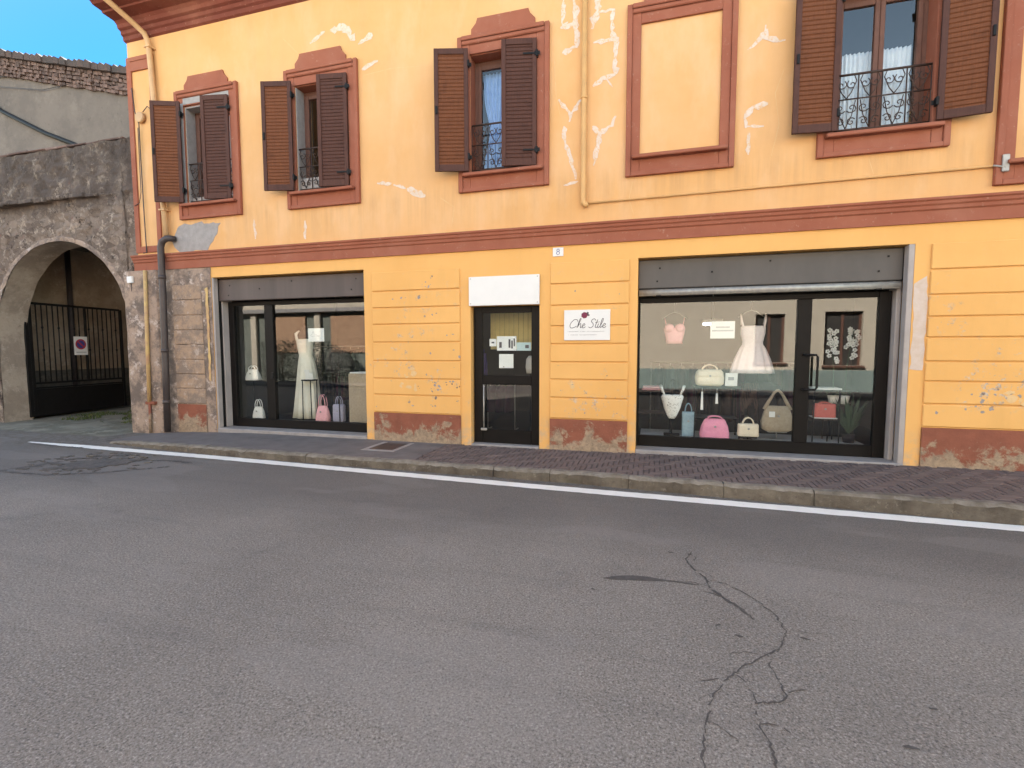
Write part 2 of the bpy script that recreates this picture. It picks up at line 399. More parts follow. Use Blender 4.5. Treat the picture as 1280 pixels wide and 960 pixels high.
def glass(name, k):
    t = NT(name); nt = t.t
    for n in list(t.n): t.n.remove(n)
    out = t.n.new('ShaderNodeOutputMaterial'); mx = t.n.new('ShaderNodeMixShader'); tr = t.n.new('ShaderNodeBsdfTransparent')
    gl = t.n.new('ShaderNodeBsdfGlossy'); gl.inputs['Roughness'].default_value = 0.0
    lw = t.n.new('ShaderNodeLayerWeight'); lw.inputs[0].default_value = .5; g = t.n.new('ShaderNodeNewGeometry')
    tr.inputs[0].default_value = (.965, .98, .975, 1); gl.inputs[0].default_value = (.95, .97, .96, 1)
    p = t.math('POWER', lw.outputs['Facing'], 5.0); f = t.math('ADD', t.math('MULTIPLY', p, 1 - k), k)     # both faces of the pane in one
    f = t.math('MULTIPLY', f, t.math('SUBTRACT', 1.0, g.outputs['Backfacing']))
    t.l.new(f, mx.inputs[0]); t.l.new(tr.outputs[0], mx.inputs[1]); t.l.new(gl.outputs[0], mx.inputs[2])
    t.l.new(mx.outputs[0], out.inputs[0]); return t.m
M['glass'] = glass('shop_glass', .095)
M['winglass'] = glass('window_glass', .085)
M['room'] = simple('shop_room_wall', (.085, .078, .070), (.07, .064, .058), 2, .9, bump=.05)
M['floor_in'] = simple('grey_display_floor', (.50, .49, .49), (.43, .425, .42), 5, .6, bump=.05)
def fab(name, a, b=None, sc=25, bump=.3): return simple(name, a, b, sc, .9, bump=bump, bscale=120, spec=.2)
M['pink'] = fab('pink_leather', (.84, .34, .46), (.76, .27, .39))
M['palepink'] = fab('pale_pink_fabric', (.84, .44, .46), (.78, .38, .41))
M['blush'] = fab('pale_blush_cotton', (.88, .78, .77), (.82, .71, .71))
M['cream'] = fab('cream_leather', (.82, .71, .56), (.75, .63, .48))
M['beige'] = fab('beige_canvas', (.46, .37, .27), (.36, .28, .195))
M['gown'] = fab('ivory_chiffon', (.84, .80, .69), (.76, .72, .60), 10)
M['whitebag'] = fab('white_leather', (.87, .85, .81), (.82, .80, .76))
M['floral'] = None
def floral():
    t = NT('white_floral_print').set(.9, 0, .2)
    v = t.vor(46)
    c = t.mix(t.ramp(v.outputs['Distance'], .30, .38), (.36, .34, .31), (.88, .86, .83))
    c = t.mix(t.ramp(t.noise(20), .45, .55), (.88, .86, .83), c)
    t.col(c); return t.m
M['floral'] = floral()
M['bluebag'] = fab('grey_blue_leather', (.34, .46, .53), (.26, .36, .43))
M['redpurse'] = fab('coral_red_leather', (.62, .17, .15), (.54, .14, .12))
M['lilac'] = fab('grey_lilac_leather', (.42, .40, .50), (.34, .32, .42))
M['cloth_black'] = fab('black_cloth', (.022, .020, .022), (.035, .030, .034))
M['cloth_plum'] = fab('plum_cloth', (.075, .022, .045), (.045, .016, .03))
M['cloth_brown'] = fab('brown_cloth', (.10, .06, .05), (.06, .04, .035))
M['cloth_green'] = fab('dark_green_cloth', (.04, .055, .048), (.03, .04, .036))
M['leaf'] = simple('dark_leaf', (.030, .060, .034), (.045, .085, .04), 12, .6, bump=.2)
M['petal'] = simple('white_petal', (.90, .90, .88), (.86, .86, .84), 18, .7, bump=.05)
M['violet'] = fab('violet_cloth', (.09, .06, .32), (.06, .04, .22))
M['blind'] = simple('yellow_slat_blind', (.85, .72, .33), (.76, .63, .28), 6, .8, bump=.1)
M['opp'] = simple('beige_render', (.60, .52, .42), (.53, .455, .365), .8, .9, bump=.2, bscale=30)
M['opp_plinth'] = simple('grey_green_plinth', (.26, .32, .30), (.18, .23, .22), 1.6, .85, bump=.3)
M['opp_brick'] = simple('orange_brick', (.48, .30, .19), (.38, .22, .14), 4, .9, bump=.4)
M['opp_grey'] = simple('grey_green_render', (.20, .21, .18), (.15, .16, .14), 2, .9, bump=.2)
M['grass'] = simple('green_grass', (.055, .085, .020), (.085, .10, .03), 6, .8, bump=0)
M['redsign'] = simple('sign_red', (.50, .05, .06), None, 10, .5, bump=0)
M['bluesign'] = simple('sign_blue', (.06, .07, .28), None, 10, .5, bump=0)
M['skin'] = simple('mannequin_plastic', (.60, .52, .44), None, 10, .5, bump=0)
def lamp_mat():
    t = NT('lit_tube'); t.b.inputs['Emission Color'].default_value = (1, .95, .86, 1); t.b.inputs['Emission Strength'].default_value = 9.0
    t.col((.8, .8, .8)); return t.m
M['lamp'] = lamp_mat()

# ------------------------------------------------------------------ ground, road, pavement
ZR = -0.12
def hgt(x):                                         # level of the pavement along the facade
    P = [(-40, -.118), (-9.6, -.112), (-8.6, -.05), (-7.0, -.005), (-2.0, 0), (3.5, .058), (14, .09), (40, .09)]
    for (a, za), (b, zb) in zip(P, P[1:]):
        if a <= x <= b: return za + (zb - za) * (x - a) / (b - a)
    return P[-1][1]
def kerb_y(x):
    P = [(-40, -1.2), (-9.6, -1.02), (-8.2, -1.20), (-6, -1.36), (-1, -1.40), (3.4, -1.68), (14, -2.1), (40, -2.4)]
    for (a, za), (b, zb) in zip(P, P[1:]):
        if a <= x <= b: return za + (zb - za) * (x - a) / (b - a)
    return P[-1][1]
m = MB(); m.face([(-1200, -1200, -.30), (1200, -1200, -.30), (1200, 1200, -.30), (-1200, 1200, -.30)])
struct(m.build('ground', M['soil']))
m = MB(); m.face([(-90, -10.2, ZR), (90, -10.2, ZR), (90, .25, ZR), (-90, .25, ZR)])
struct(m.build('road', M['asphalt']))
m = MB(); m.box(-60, 60, -12.2, -10.2, -.2, .0, .02); struct(m.build('far_pavement', M['walk']))

m = MB()
xs = [-9.6 + .2 * i for i in range(119)]
for a, b in zip(xs, xs[1:]):                        # bedding / plain pavement
    for (x, y0, y1) in ():
        pass
    m.mat(1 if a >= -3.3 else 0)
    d = -.012 if a >= -3.3 else 0
    m.face([(a, kerb_y(a) + .13, hgt(a) + d), (b, kerb_y(b) + .13, hgt(b) + d), (b, .02, hgt(b) + d), (a, .02, hgt(a) + d)])
W_, n_ = .066, 3
m.mat(2)
def brick(x0, y0, x1, y1):
    g = .0035
    x0 += g; y0 += g; x1 -= g; y1 -= g
    cx, cy = (x0 + x1) / 2, (y0 + y1) / 2
    if cx < -3.25 or cx > 9 or cy > -.01: return
    if min(y0, y1) < kerb_y(cx) + .145: 
        y0 = max(y0, kerb_y(cx) + .145)
        if y1 - y0 < .02: return
    y1 = min(y1, -.004)
    if y1 - y0 < .02: return
    dz = random.uniform(-.003, .003); tl = random.uniform(-.003, .003)
    def z(x, y): return hgt(x) + dz + tl * (x - cx) / .1
    e = .004
    top = [m.bm.verts.new((x, y, z(x, y))) for x, y in ((x0 + e, y0 + e), (x1 - e, y0 + e), (x1 - e, y1 - e), (x0 + e, y1 - e))]
    bot = [m.bm.verts.new((x, y, z(x, y) - .014)) for x, y in ((x0, y0), (x1, y0), (x1, y1), (x0, y1))]
    f = m.bm.faces.new(top); f.material_index = 2
    for i in range(4):
        f = m.bm.faces.new((bot[i], bot[(i + 1) % 4], top[(i + 1) % 4], top[i])); f.material_index = 2
for row in range(-36, 8):
    for st in range(-44, 66):
        ox = (row + st * 2 * n_) * W_; oy = row * W_
        if -3.9 < ox < 9.6:
            brick(ox, oy, ox + n_ * W_, oy + W_)
            brick(ox + n_ * W_, oy + (1 - n_) * W_, ox + (n_ + 1) * W_, oy + W_)
struct(m.build('pavement', [M['walk'], M['joint'], M['paver']], norm=False))

m = MB(); x = -9.3                                   # kerb stones, worn and uneven
while x < 14:
    L = random.uniform(.75, 1.25); n = 12; g = .0025
    secs = []
    for i in range(n + 1):
        xx = x + g + (L - 2 * g) * i / n; h = hgt(xx); y = kerb_y(xx) + random.uniform(-.010, .010) + .02 * noise.noise((xx * 1.7, 3, 0))
        zt = h + .006 + random.uniform(-.006, .006); c = .028 + random.uniform(-.008, .010)
        secs.append([(xx, y - .004, -.16), (xx, y, max(zt - c, -.119)), (xx, y + c, zt), (xx, y + .07, zt + .003), (xx, y + .14, zt - .002), (xx, y + .14, -.16)])
    V = [[m.bm.verts.new(p) for p in s_] for s_ in secs]
    for A, B in zip(V, V[1:]):
        for k in range(5): m.bm.faces.new((A[k], B[k], B[k + 1], A[k + 1]))
    m.bm.faces.new(V[0]); m.bm.faces.new(V[-1][::-1]); x += L
struct(m.build('kerb', M['kerb']))

m = MB()                                            # white edge line
ctr = [(-10.85, -1.36), (-9.0, -1.40), (-6.6, -1.45), (-4.3, -1.545), (-1.5, -1.655), (.8, -1.72), (3.4, -1.79), (8, -1.98), (16, -2.3)]
pts = []
for a, b in zip(ctr, ctr[1:]):
    n = max(2, int((b[0] - a[0]) / .07))
    pts += [(a[0] + (b[0] - a[0]) * i / n, a[1] + (b[1] - a[1]) * i / n) for i in range(n)]
prev = None
for i, (x, y) in enumerate(pts):
    hw = .094 * min(1, .25 + i * .04)
    up_, lo = y + hw + random.uniform(-.006, .006), y - hw + random.uniform(-.006, .006)
    cur = (m.bm.verts.new((x, lo, ZR + .004)), m.bm.verts.new((x, up_, ZR + .004)))
    if prev: m.bm.faces.new((prev[0], cur[0], cur[1], prev[1]))
    prev = cur
struct(m.build('road_marking', M['paint']))

m = MB()                                            # cracks in the asphalt
for pts, wd in [
    ([(.35, -3.17), (.29, -3.35), (.34, -3.51), (.41, -3.62), (.42, -3.76)], .009),
    ([(.30, -3.20), (.37, -3.28), (.36, -3.36)], .005),
    ([(.42, -3.76), (.50, -3.91), (.58, -4.01), (.64, -4.14)], .016),
    ([(.42, -3.66), (.54, -3.68), (.69, -3.86), (.77, -4.01), (.80, -4.23), (.72, -4.41), (.64, -4.49), (.63, -4.61), (.66, -4.82), (.61, -4.88), (.50, -4.92), (.49, -5.07), (.52, -5.20), (.50, -5.5)], .006),
    ([(.64, -4.49), (.50, -4.63), (.40, -4.77), (.32, -4.90), (.27, -5.09), (.25, -5.21), (.19, -5.6)], .006),
    ([(.44, -4.70), (.50, -4.80), (.50, -4.92)], .004)]:
    m.ribbon(pts, wd, 'xy', ZR + .001, .0025, .6)
random.seed(31)
for (x, y, a, L) in [(.34, -3.5, .3, .18), (.5, -3.9, 2.6, .14), (.69, -3.86, .2, .16), (.80, -4.2, .4, .22), (.64, -4.5, 2.9, .2), (.4, -4.77, 3.4, .17), (.27, -5.1, .5, .15), (.64, -4.8, .2, .14), (.5, -5.05, .9, .13), (.42, -3.76, 3.3, .2)]:
    P = [(x, y)]
    for k in range(4): a += random.uniform(-.6, .6); P.append((P[-1][0] + math.cos(a) * L / 4, P[-1][1] + math.sin(a) * L / 4))
    m.ribbon(P, .0045, 'xy', ZR + .001, .0025, .6)
struct(m.build('road_crack', M['crack']))
m = MB()
def stain(pts, ws):
    for a, b, w0 in zip(pts, pts[1:], ws): m.ribbon([a, b], w0, 'xy', ZR + .0012, .0025, .55)
m.patch([(-.31, -3.835), (-.24, -3.80), (-.17, -3.765), (-.10, -3.745), (.0, -3.735), (.12, -3.735), (.20, -3.745), (.36, -3.762), (.20, -3.757), (.12, -3.765), (.0, -3.79), (-.10, -3.815), (-.17, -3.835), (-.24, -3.845)], ZR + .0012, .0025, 'xy', .009)
for (x, y) in [(-.40, -4.02), (.40, -4.27), (.50, -4.34), (.86, -4.27), (1.55, -4.33), (1.25, -4.72), (.16, -3.22), (-.10, -4.32), (1.05, -5.02)]:
    m.ribbon([(x, y), (x + random.uniform(.03, .06), y + random.uniform(-.02, .02))], .014, 'xy', ZR + .0012, .0025, .6)
struct(m.build('road_stain', M['crack']))
m = MB()                                            # broken asphalt by the gateway
random.seed(5)
core = [(-8.20, -2.62), (-7.75, -2.72), (-7.35, -2.50), (-7.30, -2.15), (-7.42, -1.85), (-7.85, -1.78), (-8.15, -1.95), (-8.35, -2.3)]
m.patch([(-8.25, -2.45), (-7.9, -2.62), (-7.55, -2.52), (-7.38, -2.2), (-7.42, -1.9), (-7.8, -1.88), (-8.1, -2.05)], ZR + .002, .010, 'xy', .05)
for i in range(90):
    a = random.random() * 6.28; r = .28 + .55 * random.random(); x = -7.95 + math.cos(a) * r * 1.15; y = -2.22 + math.sin(a) * r * .85
    s_ = random.uniform(.02, .07); m.patch([(x - s_, y - s_ * .6), (x + s_, y - s_ * .4), (x + s_ * .8, y + s_ * .6), (x - s_ * .7, y + s_ * .7)], ZR + .001, random.uniform(.004, .012), 'xy', .02)
for pts in [[(-8.68, -2.92), (-8.55, -2.55), (-8.45, -2.15), (-8.2, -1.75), (-7.8, -1.62)], [(-8.68, -2.92), (-8.2, -2.93), (-7.7, -2.88), (-7.2, -2.62), (-6.6, -2.10)], [(-10.2, -2.5), (-9.3, -2.75), (-8.68, -2.92)], [(-7.4, -1.9), (-6.9, -1.8), (-6.5, -1.85)], [(-10.6, -1.45), (-10.0, -1.5), (-9.3, -1.48)]]:
    m.ribbon(pts, .05, 'xy', ZR + .001, .003, .7)
struct(m.build('asphalt_patch', M['tar']))
m = MB(); random.seed(15)
for i in range(12):
    x = random.uniform(-8.5, -7.1); y = random.uniform(-2.0, -1.62); s_ = random.uniform(.02, .05)
    m.patch([(x - s_, y - s_ * .6), (x + s_, y - s_ * .4), (x + s_ * .8, y + s_ * .6), (x - s_ * .7, y + s_ * .7)], ZR + .002, random.uniform(.006, .018), 'xy', .015)
struct(m.build('rubble', M['kerb']), 'stuff')

PL = thing('drain_cover', 'dark rectangular metal cover with a pale surround let into the pavement', 'drain cover', (-4.05, -.5, hgt(-4)))
m = MB(); m.box(-4.22, -3.82, -.74, -.24, -.02, .006, .003); m.build('plate', M['pipe_dark'], PL)
m = MB()
for b in ((-4.31, -4.225, -.83, -.15), (-3.815, -3.74, -.83, -.15)): m.box(b[0], b[1], b[2], b[3], -.02, .004, .003)
m.box(-4.224, -3.816, -.83, -.745, -.02, .004, .003); m.build('surround', M['marble'], PL)

# ------------------------------------------------------------------ the yellow building
B = thing('yellow_building', 'two storey yellow building with red brown trim, shutters and shops on its ground floor', 'building', (-3, 0, 0))
X0, X1, YB, ZT = -9.78, 12.0, 9.0, 7.42
WX = [-8.62, -6.17, -2.955]                              # shuttered windows; the blank and the wide one follow
SH1 = (-7.98, -4.72, 0.0, 2.905); DR = (-2.79, -1.66, 0.0, 2.235); SH2 = (-.205, 3.15, 0.0, 2.86)
holes = [SH1, DR, SH2]
for x in WX: holes.append((x + .19, x + 1.26, 4.27, 6.06))
holes.append((2.19, 3.24, 4.27, 6.06))
def wall_mesh(x0, x1, z0, z1, y0, y1, holes, split=None):
    m = MB()
    xs = sorted({x0, x1, *[h[0] for h in holes], *[h[1] for h in holes]}); zs = sorted({z0, z1, *[h[2] for h in holes], *[h[3] for h in holes], *([split] if split else [])})
    xs = [x for x in xs if x0 <= x <= x1]; zs = [z for z in zs if z0 <= z <= z1]
    def solid(i, j):
        if i < 0 or j < 0 or i >= len(xs) - 1 or j >= len(zs) - 1: return False
        cx, cz = (xs[i] + xs[i + 1]) / 2, (zs[j] + zs[j + 1]) / 2
        return not any(h[0] < cx < h[1] and h[2] < cz < h[3] for h in holes)
    for i in range(len(xs) - 1):
        for j in range(len(zs) - 1):
            if not solid(i, j): continue
            a, b, c, d = xs[i], xs[i + 1], zs[j], zs[j + 1]
            m.mat(1 if split and (c + d) / 2 > split else 0)
            m.face([(a, y0, c), (b, y0, c), (b, y0, d), (a, y0, d)]); m.face([(a, y1, c), (a, y1, d), (b, y1, d), (b, y1, c)])
            if not solid(i - 1, j): m.face([(a, y0, c), (a, y0, d), (a, y1, d), (a, y1, c)])
            if not solid(i + 1, j): m.face([(b, y0, c), (b, y1, c), (b, y1, d), (b, y0, d)])
            if not solid(i, j - 1): m.face([(a, y0, c), (a, y1, c), (b, y1, c), (b, y0, c)])
            if not solid(i, j + 1): m.face([(a, y0, d), (b, y0, d), (b, y1, d), (a, y1, d)])
    bmesh.ops.remove_doubles(m.bm, verts=m.bm.verts[:], dist=1e-4)
    return m
holes[0] = (*SH1[:2], -.4, SH1[3]); holes[1] = (*DR[:2], -.4, DR[3]); holes[2] = (*SH2[:2], -.4, SH2[3])
wall_mesh(X0, X1, -.4, ZT + .5, 0, .42, holes, 3.25).build('wall', [M['yellow'], M['yellow_up']], B)
m = MB(); m.box(X0, X0 + .4, .425, YB, -.4, ZT + .5); m.box(X1 - .4, X1, .425, YB, -.4, ZT + .5); m.box(X0 + .41, X1 - .41, YB - .4, YB, -.4, ZT + .5)
m.build('outer_wall', M['yellow_up'], B)
m = MB(); m.box(X0 + .41, X1 - .41, .425, YB - .41, 3.02, 3.30); m.build('floor_slab', M['room'], B)
m = MB(); m.box(X0 + .41, X1 - .41, .425, YB - .41, -.35, .03); m.build('shop_floor', M['dark'], B)
m = MB()
m.box(-8.4, X1 - .5, 4.3, 4.4, .032, 3.01); m.box(-3.35, -3.25, .43, 4.29, .032, 3.01); m.box(-1.1, -1.0, .43, 4.29, .032, 3.01); m.box(4.0, 4.1, .43, 4.29, .032, 3.01); m.box(-8.5, -8.4, .43, 4.4, .032, 3.01)
m.build('interior_wall', M['room'], B)
for x in WX + [2.0]: m = MB(); m.box(x - .3, x + 1.75, 1.9 + .001 * x, 2.0, 3.32, 7.0); m.build('room_partition', M['dark'], B)

# belt course
m = MB()
prof = [(0.002, 3.10), (-.030, 3.10), (-.032, 3.245), (-.052, 3.262), (-.055, 3.300), (-.075, 3.318), (-.078, 3.350), (-.098, 3.366), (-.100, 3.392), (.002, 3.405)]
m.prism(prof, -9.86, X1, 'x'); m.build('belt_course', M['red'], B)
# cornice and soffit
m = MB()
prof = [(.002, 7.41), (-.045, 7.43), (-.05, 7.50), (-.085, 7.52), (-.09, 7.58), (-.14, 7.60), (-.155, 7.66), (-.20, 7.70), (-.40, 7.715), (-.41, 7.745), (-.56, 7.76), (-.60, 7.80), (-.88, 7.81), (-.90, 7.96), (.002, 7.98)]
m.prism(prof, -9.80, X1 + .3, 'x'); m.build('cornice', M['red_dark'], B)
m = MB()
m.prism([(-.98, 7.985), (-.98, 8.05), (4.5, 9.85), (10, 8.05), (10, 7.985), (4.5, 9.75)], X0 - .10, X1 + .4, 'x')
for i in range(92):
    x = X0 - .05 + .24 * i; m.tube([(x, -1.02, 8.05), (x, 4.5, 9.88)], .075, 6)
m.build('roof', M['tile'], B)
m = MB(); pr = [(-.905, 7.90)] + [(-.985 + .08 * math.cos(R(a)), 7.90 + .085 * math.sin(R(a))) for a in range(0, -181, -20)] + [(-1.065, 7.92), (-1.05, 7.92)] + [(-.985 + .066 * math.cos(R(a)), 7.90 + .07 * math.sin(R(a))) for a in range(-180, 1, 20)]
m.prism(pr, X0 - .08, X1 + .3, 'x'); m.build('gutter', M['red_dark'], B)
# gable-end moulding: corner pilaster with red border
m = MB(); z0, z1, a, b = 3.45, 7.12, -9.79, -9.13
m.box(a, a + .11, -.030, .0, z0, z1, .004); m.box(b - .10, b, -.030, .0, z0, z1, .004)
m.box(a + .111, b - .101, -.030, .0, z0, z0 + .12, .004); m.box(a + .111, b - .101, -.034, .0, z1 - .26, z1 - .001, .006); m.box(a + .115, b - .105, -.05, -.0345, z1 - .09, z1 - .03, .006)
m.build('corner_pilaster', M['red'], B)

# rusticated courses
def flakes(m, pts, y, i0, i1=None, seed=2):
    rg = random.Random(seed)
    for (x, z, w0) in pts:
        for k in range(rg.choice((1, 2, 2, 3))):
            cx, cz, w_ = x + rg.uniform(-.5, .5) * w0, z + rg.uniform(-.5, .5) * w0, w0 * rg.uniform(.25, .75)
            n = rg.randint(7, 11); sq = rg.uniform(.45, 1.3)
            poly = [(cx + w_ * .5 * math.cos(6.283 * i / n) * rg.uniform(.45, 1.25), cz + w_ * .5 * sq * math.sin(6.283 * i / n) * rg.uniform(.45, 1.25)) for i in range(n)]
            m.mat(i0 if i1 is None or rg.random() < .65 else i1); m.prism(poly, y - .0012 - rg.uniform(0, .0012), y + .001, 'y')
    m.mat(0)
def panel(x0, x1, zs, mat, y=-.024, label=None, fl=()):
    m = MB()
    flakes(m, [q for q in fl if q[2] > 0], y, 1, 2); flakes(m, [(a, b, -c) for a, b, c in fl if c < 0], y, 3, 3, 5)
    for lo, hi in zip(zs, zs[1:]):
        m.box(x0, x1, y, -.0005, lo + .009, hi - .009, .009)
    p = m.build('rusticated_panel', [mat, M['cement'], M['bare'], M['pale_scar']], B)
    if label: p['label'] = label
    return p
def dado(x0, x1, zt, zb, par):
    m = MB(); nx = max(6, int((x1 - x0) / .05)); nz = 12; V = {}
    for i in range(nx + 1):
        for j in range(nz + 1):
            x = x0 + (x1 - x0) * i / nx; z = zb + (zt - zb) * j / nz
            y = -.025 + .022 * max(0, noise.noise((x * 5, z * 6, 1))) * (1 - j / nz) + .003 * noise.noise((x * 30, z * 30, 5))
            V[i, j] = m.bm.verts.new((x, min(y, -.001), z))
    for i in range(nx):
        for j in range(nz): m.bm.faces.new((V[i, j], V[i + 1, j], V[i + 1, j + 1], V[i, j + 1]))
    m.face([(x0, -.017, zt), (x1, -.017, zt), (x1, 0, zt), (x0, 0, zt)]); m.face([(x0, -.016, zb), (x0, -.016, zt), (x0, 0, zt), (x0, 0, zb)]); m.face([(x1, -.016, zb), (x1, 0, zb), (x1, 0, zt), (x1, -.016, zt)])
    return m.build('dado', M['dado'], par)
ZL = [.485, .785, 1.06, 1.36, 1.67, 1.97, 2.245, 2.52, 2.85]
LF = [(-3.52, 2.66, .09), (-3.43, 2.72, .07), (-3.59, 2.6, .06), (-3.5, 2.59, .07), (-3.96, 2.39, .09), (-4.14, 2.38, .05), (-3.7, 2.41, .07), (-3.57, 2.06, .09), (-3.37, 2.11, .06), (-3.46, 2.11, .05), (-3.18, 1.76, .07), (-3.07, 1.78, .05), (-3.47, 1.48, .05), (-3.01, 1.46, .08), (-3.08, 1.54, .05), (-3.07, 1.28, .06), (-3.57, 1.14, .04), (-3.39, .97, .11), (-3.34, .93, .09), (-3.43, .99, .07), (-3.12, .99, .08), (-3.01, .93, .07), (-3.21, .99, .05), (-3.48, .88, .05), (-3.9, .68, .08), (-3.85, .63, .07), (-3.44, .72, .09), (-3.39, .60, .09), (-3.48, .63, .05), (-4.49, .56, .05), (-3.01, .71, .05), (-3.71, .92, .05), (-4.22, 1.04, .04)]
LF += [(-3.86, 1.18, -.16), (-3.96, 1.14, -.10), (-4.08, .96, -.14), (-3.89, .92, -.20), (-3.80, .86, -.12), (-4.03, 1.0, -.10), (-3.77, .98, -.10)]
RF = [(3.85, 1.0, .09), (3.94, .98, .08), (4.01, 1.02, .07), (3.93, .93, .09), (3.89, .83, .06), (3.97, .76, .08), (4.0, .82, .06), (4.08, 1.03, .07), (4.21, .97, .08), (4.27, .97, .07), (4.18, .93, .07), (4.04, .79, .06), (3.48, .74, .05), (3.74, .82, .05), (4.15, .97, -.16), (4.3, .95, -.14)]
MF = [(-1.3, .93, .05), (-.62, 1.15, .04), (-1.18, 1.0, -.10), (-.5, .62, .05), (-.95, .60, .04), (-1.35, 1.3, .03), (-.45, 2.35, .03), (-1.12, 2.42, .03)]
p = panel(-4.56, -2.965, ZL, M['yellow'], fl=LF); dado(-4.56, -2.965, .478, -.06, p)
p = panel(-1.49, -.325, [.49, .81, 1.09, 1.355, 1.63, 1.90, 2.21, 2.53, 2.86], M['yellow'], fl=MF); dado(-1.49, -.325, .483, -.06, p)
p = panel(3.32, 11.9, [.56, .855, 1.14, 1.39, 1.69, 1.95, 2.22, 2.53, 2.86], M['yellow'], fl=RF); dado(3.32, 8, .553, -.02, p)
p = panel(-8.93, -8.22, [.50, .80, 1.08, 1.36, 1.65, 1.93, 2.21, 2.5, 2.80], M['pier_block'], -.030, 'bare grey brown courses stripped of their yellow paint'); dado(-8.93, -8.22, .493, -.1, p)
# bare plaster of the corner, below the belt, runs on into the arch wall
m = MB(); V = {}; x0, x1, z0, z1, nx, nz = -10.08, -7.985, -.35, 3.098, 44, 70
for i in range(nx + 1):
    for j in range(nz + 1):
        x = x0 + (x1 - x0) * i / nx; z = z0 + (z1 - z0) * j / nz
        V[i, j] = m.bm.verts.new((x if 0 < i < nx else x, -.012 + .010 * noise.noise((x * 3, z * 3, 2)) + .006 * noise.noise((x * 11, z * 11, 4)) - (.05 if x < -9.25 else 0) - .02 * max(0, -8.9 - x), z))
for i in range(nx):
    for j in range(nz): m.bm.faces.new((V[i, j], V[i + 1, j], V[i + 1, j + 1], V[i, j + 1]))
m.box(-10.08, -9.79, .0, .42, -.35, 3.09)
m.build('bare_plaster', M['bare'], B)
m = MB(); m.patch([(-8.125, .98), (-8.07, .95), (-8.055, 1.8), (-8.06, 2.72), (-8.12, 2.70), (-8.11, 1.8)], -.0235, .003, 'xz', .012); m.build('paint_remnant', M['pipe_rust'], B)
# repairs
random.seed(21)
for k_, (pts, wd) in enumerate([([(-1.31, 6.62), (-1.33, 6.25), (-1.25, 6.28)], .045), ([(-1.16, 6.62), (-1.13, 6.2), (-1.12, 5.92), (-1.33, 5.86)], .07), ([(-1.36, 6.22), (-1.12, 6.24)], .05),
                ([(-.82, 6.9), (-.82, 6.4), (-.90, 6.12)], .085), ([(-.82, 6.33), (-.60, 6.33), (-.62, 6.05)], .055), ([(-.88, 5.93), (-.70, 5.93), (-.52, 5.93)], .055), ([(-.62, 6.05), (-.57, 5.93), (-.57, 5.62), (-.56, 5.45)], .075), ([(-.56, 5.45), (-.75, 5.42), (-.88, 5.33)], .05), ([(-.70, 5.42), (-.60, 5.28)], .035),
                ([(-1.38, 5.22), (-1.20, 4.98), (-1.22, 4.88)], .045), ([(-1.04, 5.18), (-1.20, 4.98)], .055), ([(-1.30, 4.83), (-1.28, 4.62), (-1.20, 4.38), (-1.12, 4.05)], .05), ([(-1.3, 3.98), (-1.08, 4.02)], .035),
                ([(-.88, 4.78), (-.78, 4.66), (-.80, 4.5), (-.86, 4.22)], .05), ([(-.78, 4.66), (-.60, 4.75), (-.55, 4.88)], .06),
                ([(1.15, 5.50), (1.26, 5.58), (1.38, 5.70), (1.34, 5.60)], .05), ([(1.36, 5.78), (1.36, 5.62), (1.52, 5.55), (1.60, 5.55)], .05), ([(1.42, 4.78), (1.24, 4.76), (1.14, 4.63), (1.16, 4.50)], .055), ([(1.16, 4.52), (1.38, 4.50)], .035), ([(1.20, 4.45), (1.20, 4.15)], .04),
                ([(-5.65, 6.72), (-5.35, 6.86)], .06), ([(-5.25, 6.86), (-4.95, 6.88)], .10), ([(-5.02, 6.93), (-4.78, 6.62)], .09), ([(-4.72, 6.55), (-4.45, 6.66)], .09), ([(-4.66, 6.14), (-4.48, 6.20), (-4.36, 6.23)], .07),
                ([(-4.42, 4.30), (-4.15, 4.27)], .05), ([(-4.12, 4.25), (-3.90, 4.17)], .04), ([(-3.88, 4.15), (-3.55, 4.02)], .075), ([(-5.86, 3.80), (-5.86, 3.48)], .06), ([(-6.95, 3.9), (-6.93, 3.55)], .04), ([(3.52, 2.72), (3.50, 2.55)], .07)]):
    m = MB(); m.ribbon(pts, wd, 'xz', 0, .003 + .0003 * (k_ % 9), .6); m.build('crack_filler', M['filler'], B)
m = MB(); m.patch([(-1.02, 2.58), (-.98, 2.66), (-.94, 2.58)], -.017, .003, 'xz', .008)
m.build('crack_filler', M['filler'], B)
for pts in [[(-4.62, 6.05), (-4.1, 6.08), (-3.45, 6.02)], [(-6.6, 5.2), (-6.75, 4.8), (-6.7, 4.2)], [(1.6, 5.2), (1.5, 4.9), (1.56, 4.5), (1.48, 4.1)], [(-3.3, 3.98), (-3.05, 3.8), (-3.1, 3.5)], [(-.3, 3.95), (-.35, 3.7), (-.28, 3.48)], [(-1.45, 5.8), (-1.42, 5.3), (-1.36, 5.0)], [(2.6, 3.95), (2.66, 3.75)], [(-6.2, 6.9), (-5.9, 6.6), (-5.95, 6.4)]]:
    m = MB(); m.ribbon(pts, .006, 'xz', 0, .0022, .5); m.build('hairline_crack', M['pale_scar'], B)
m = MB()
m.patch([(-8.72, 3.92), (-8.25, 3.93), (-7.72, 3.90), (-7.80, 3.68), (-7.98, 3.50), (-8.05, 3.40), (-8.72, 3.40), (-8.86, 3.60)], 0, .004, 'xz', .03); m.build('cement_patch', M['cement'], B)
m = MB(); m.patch([(3.165, 2.36), (3.30, 2.47), (3.305, 1.27), (3.165, 1.29)], 0, .004, 'xz', .012); m.build('plaster_patch', M['pinkfiller'], B)

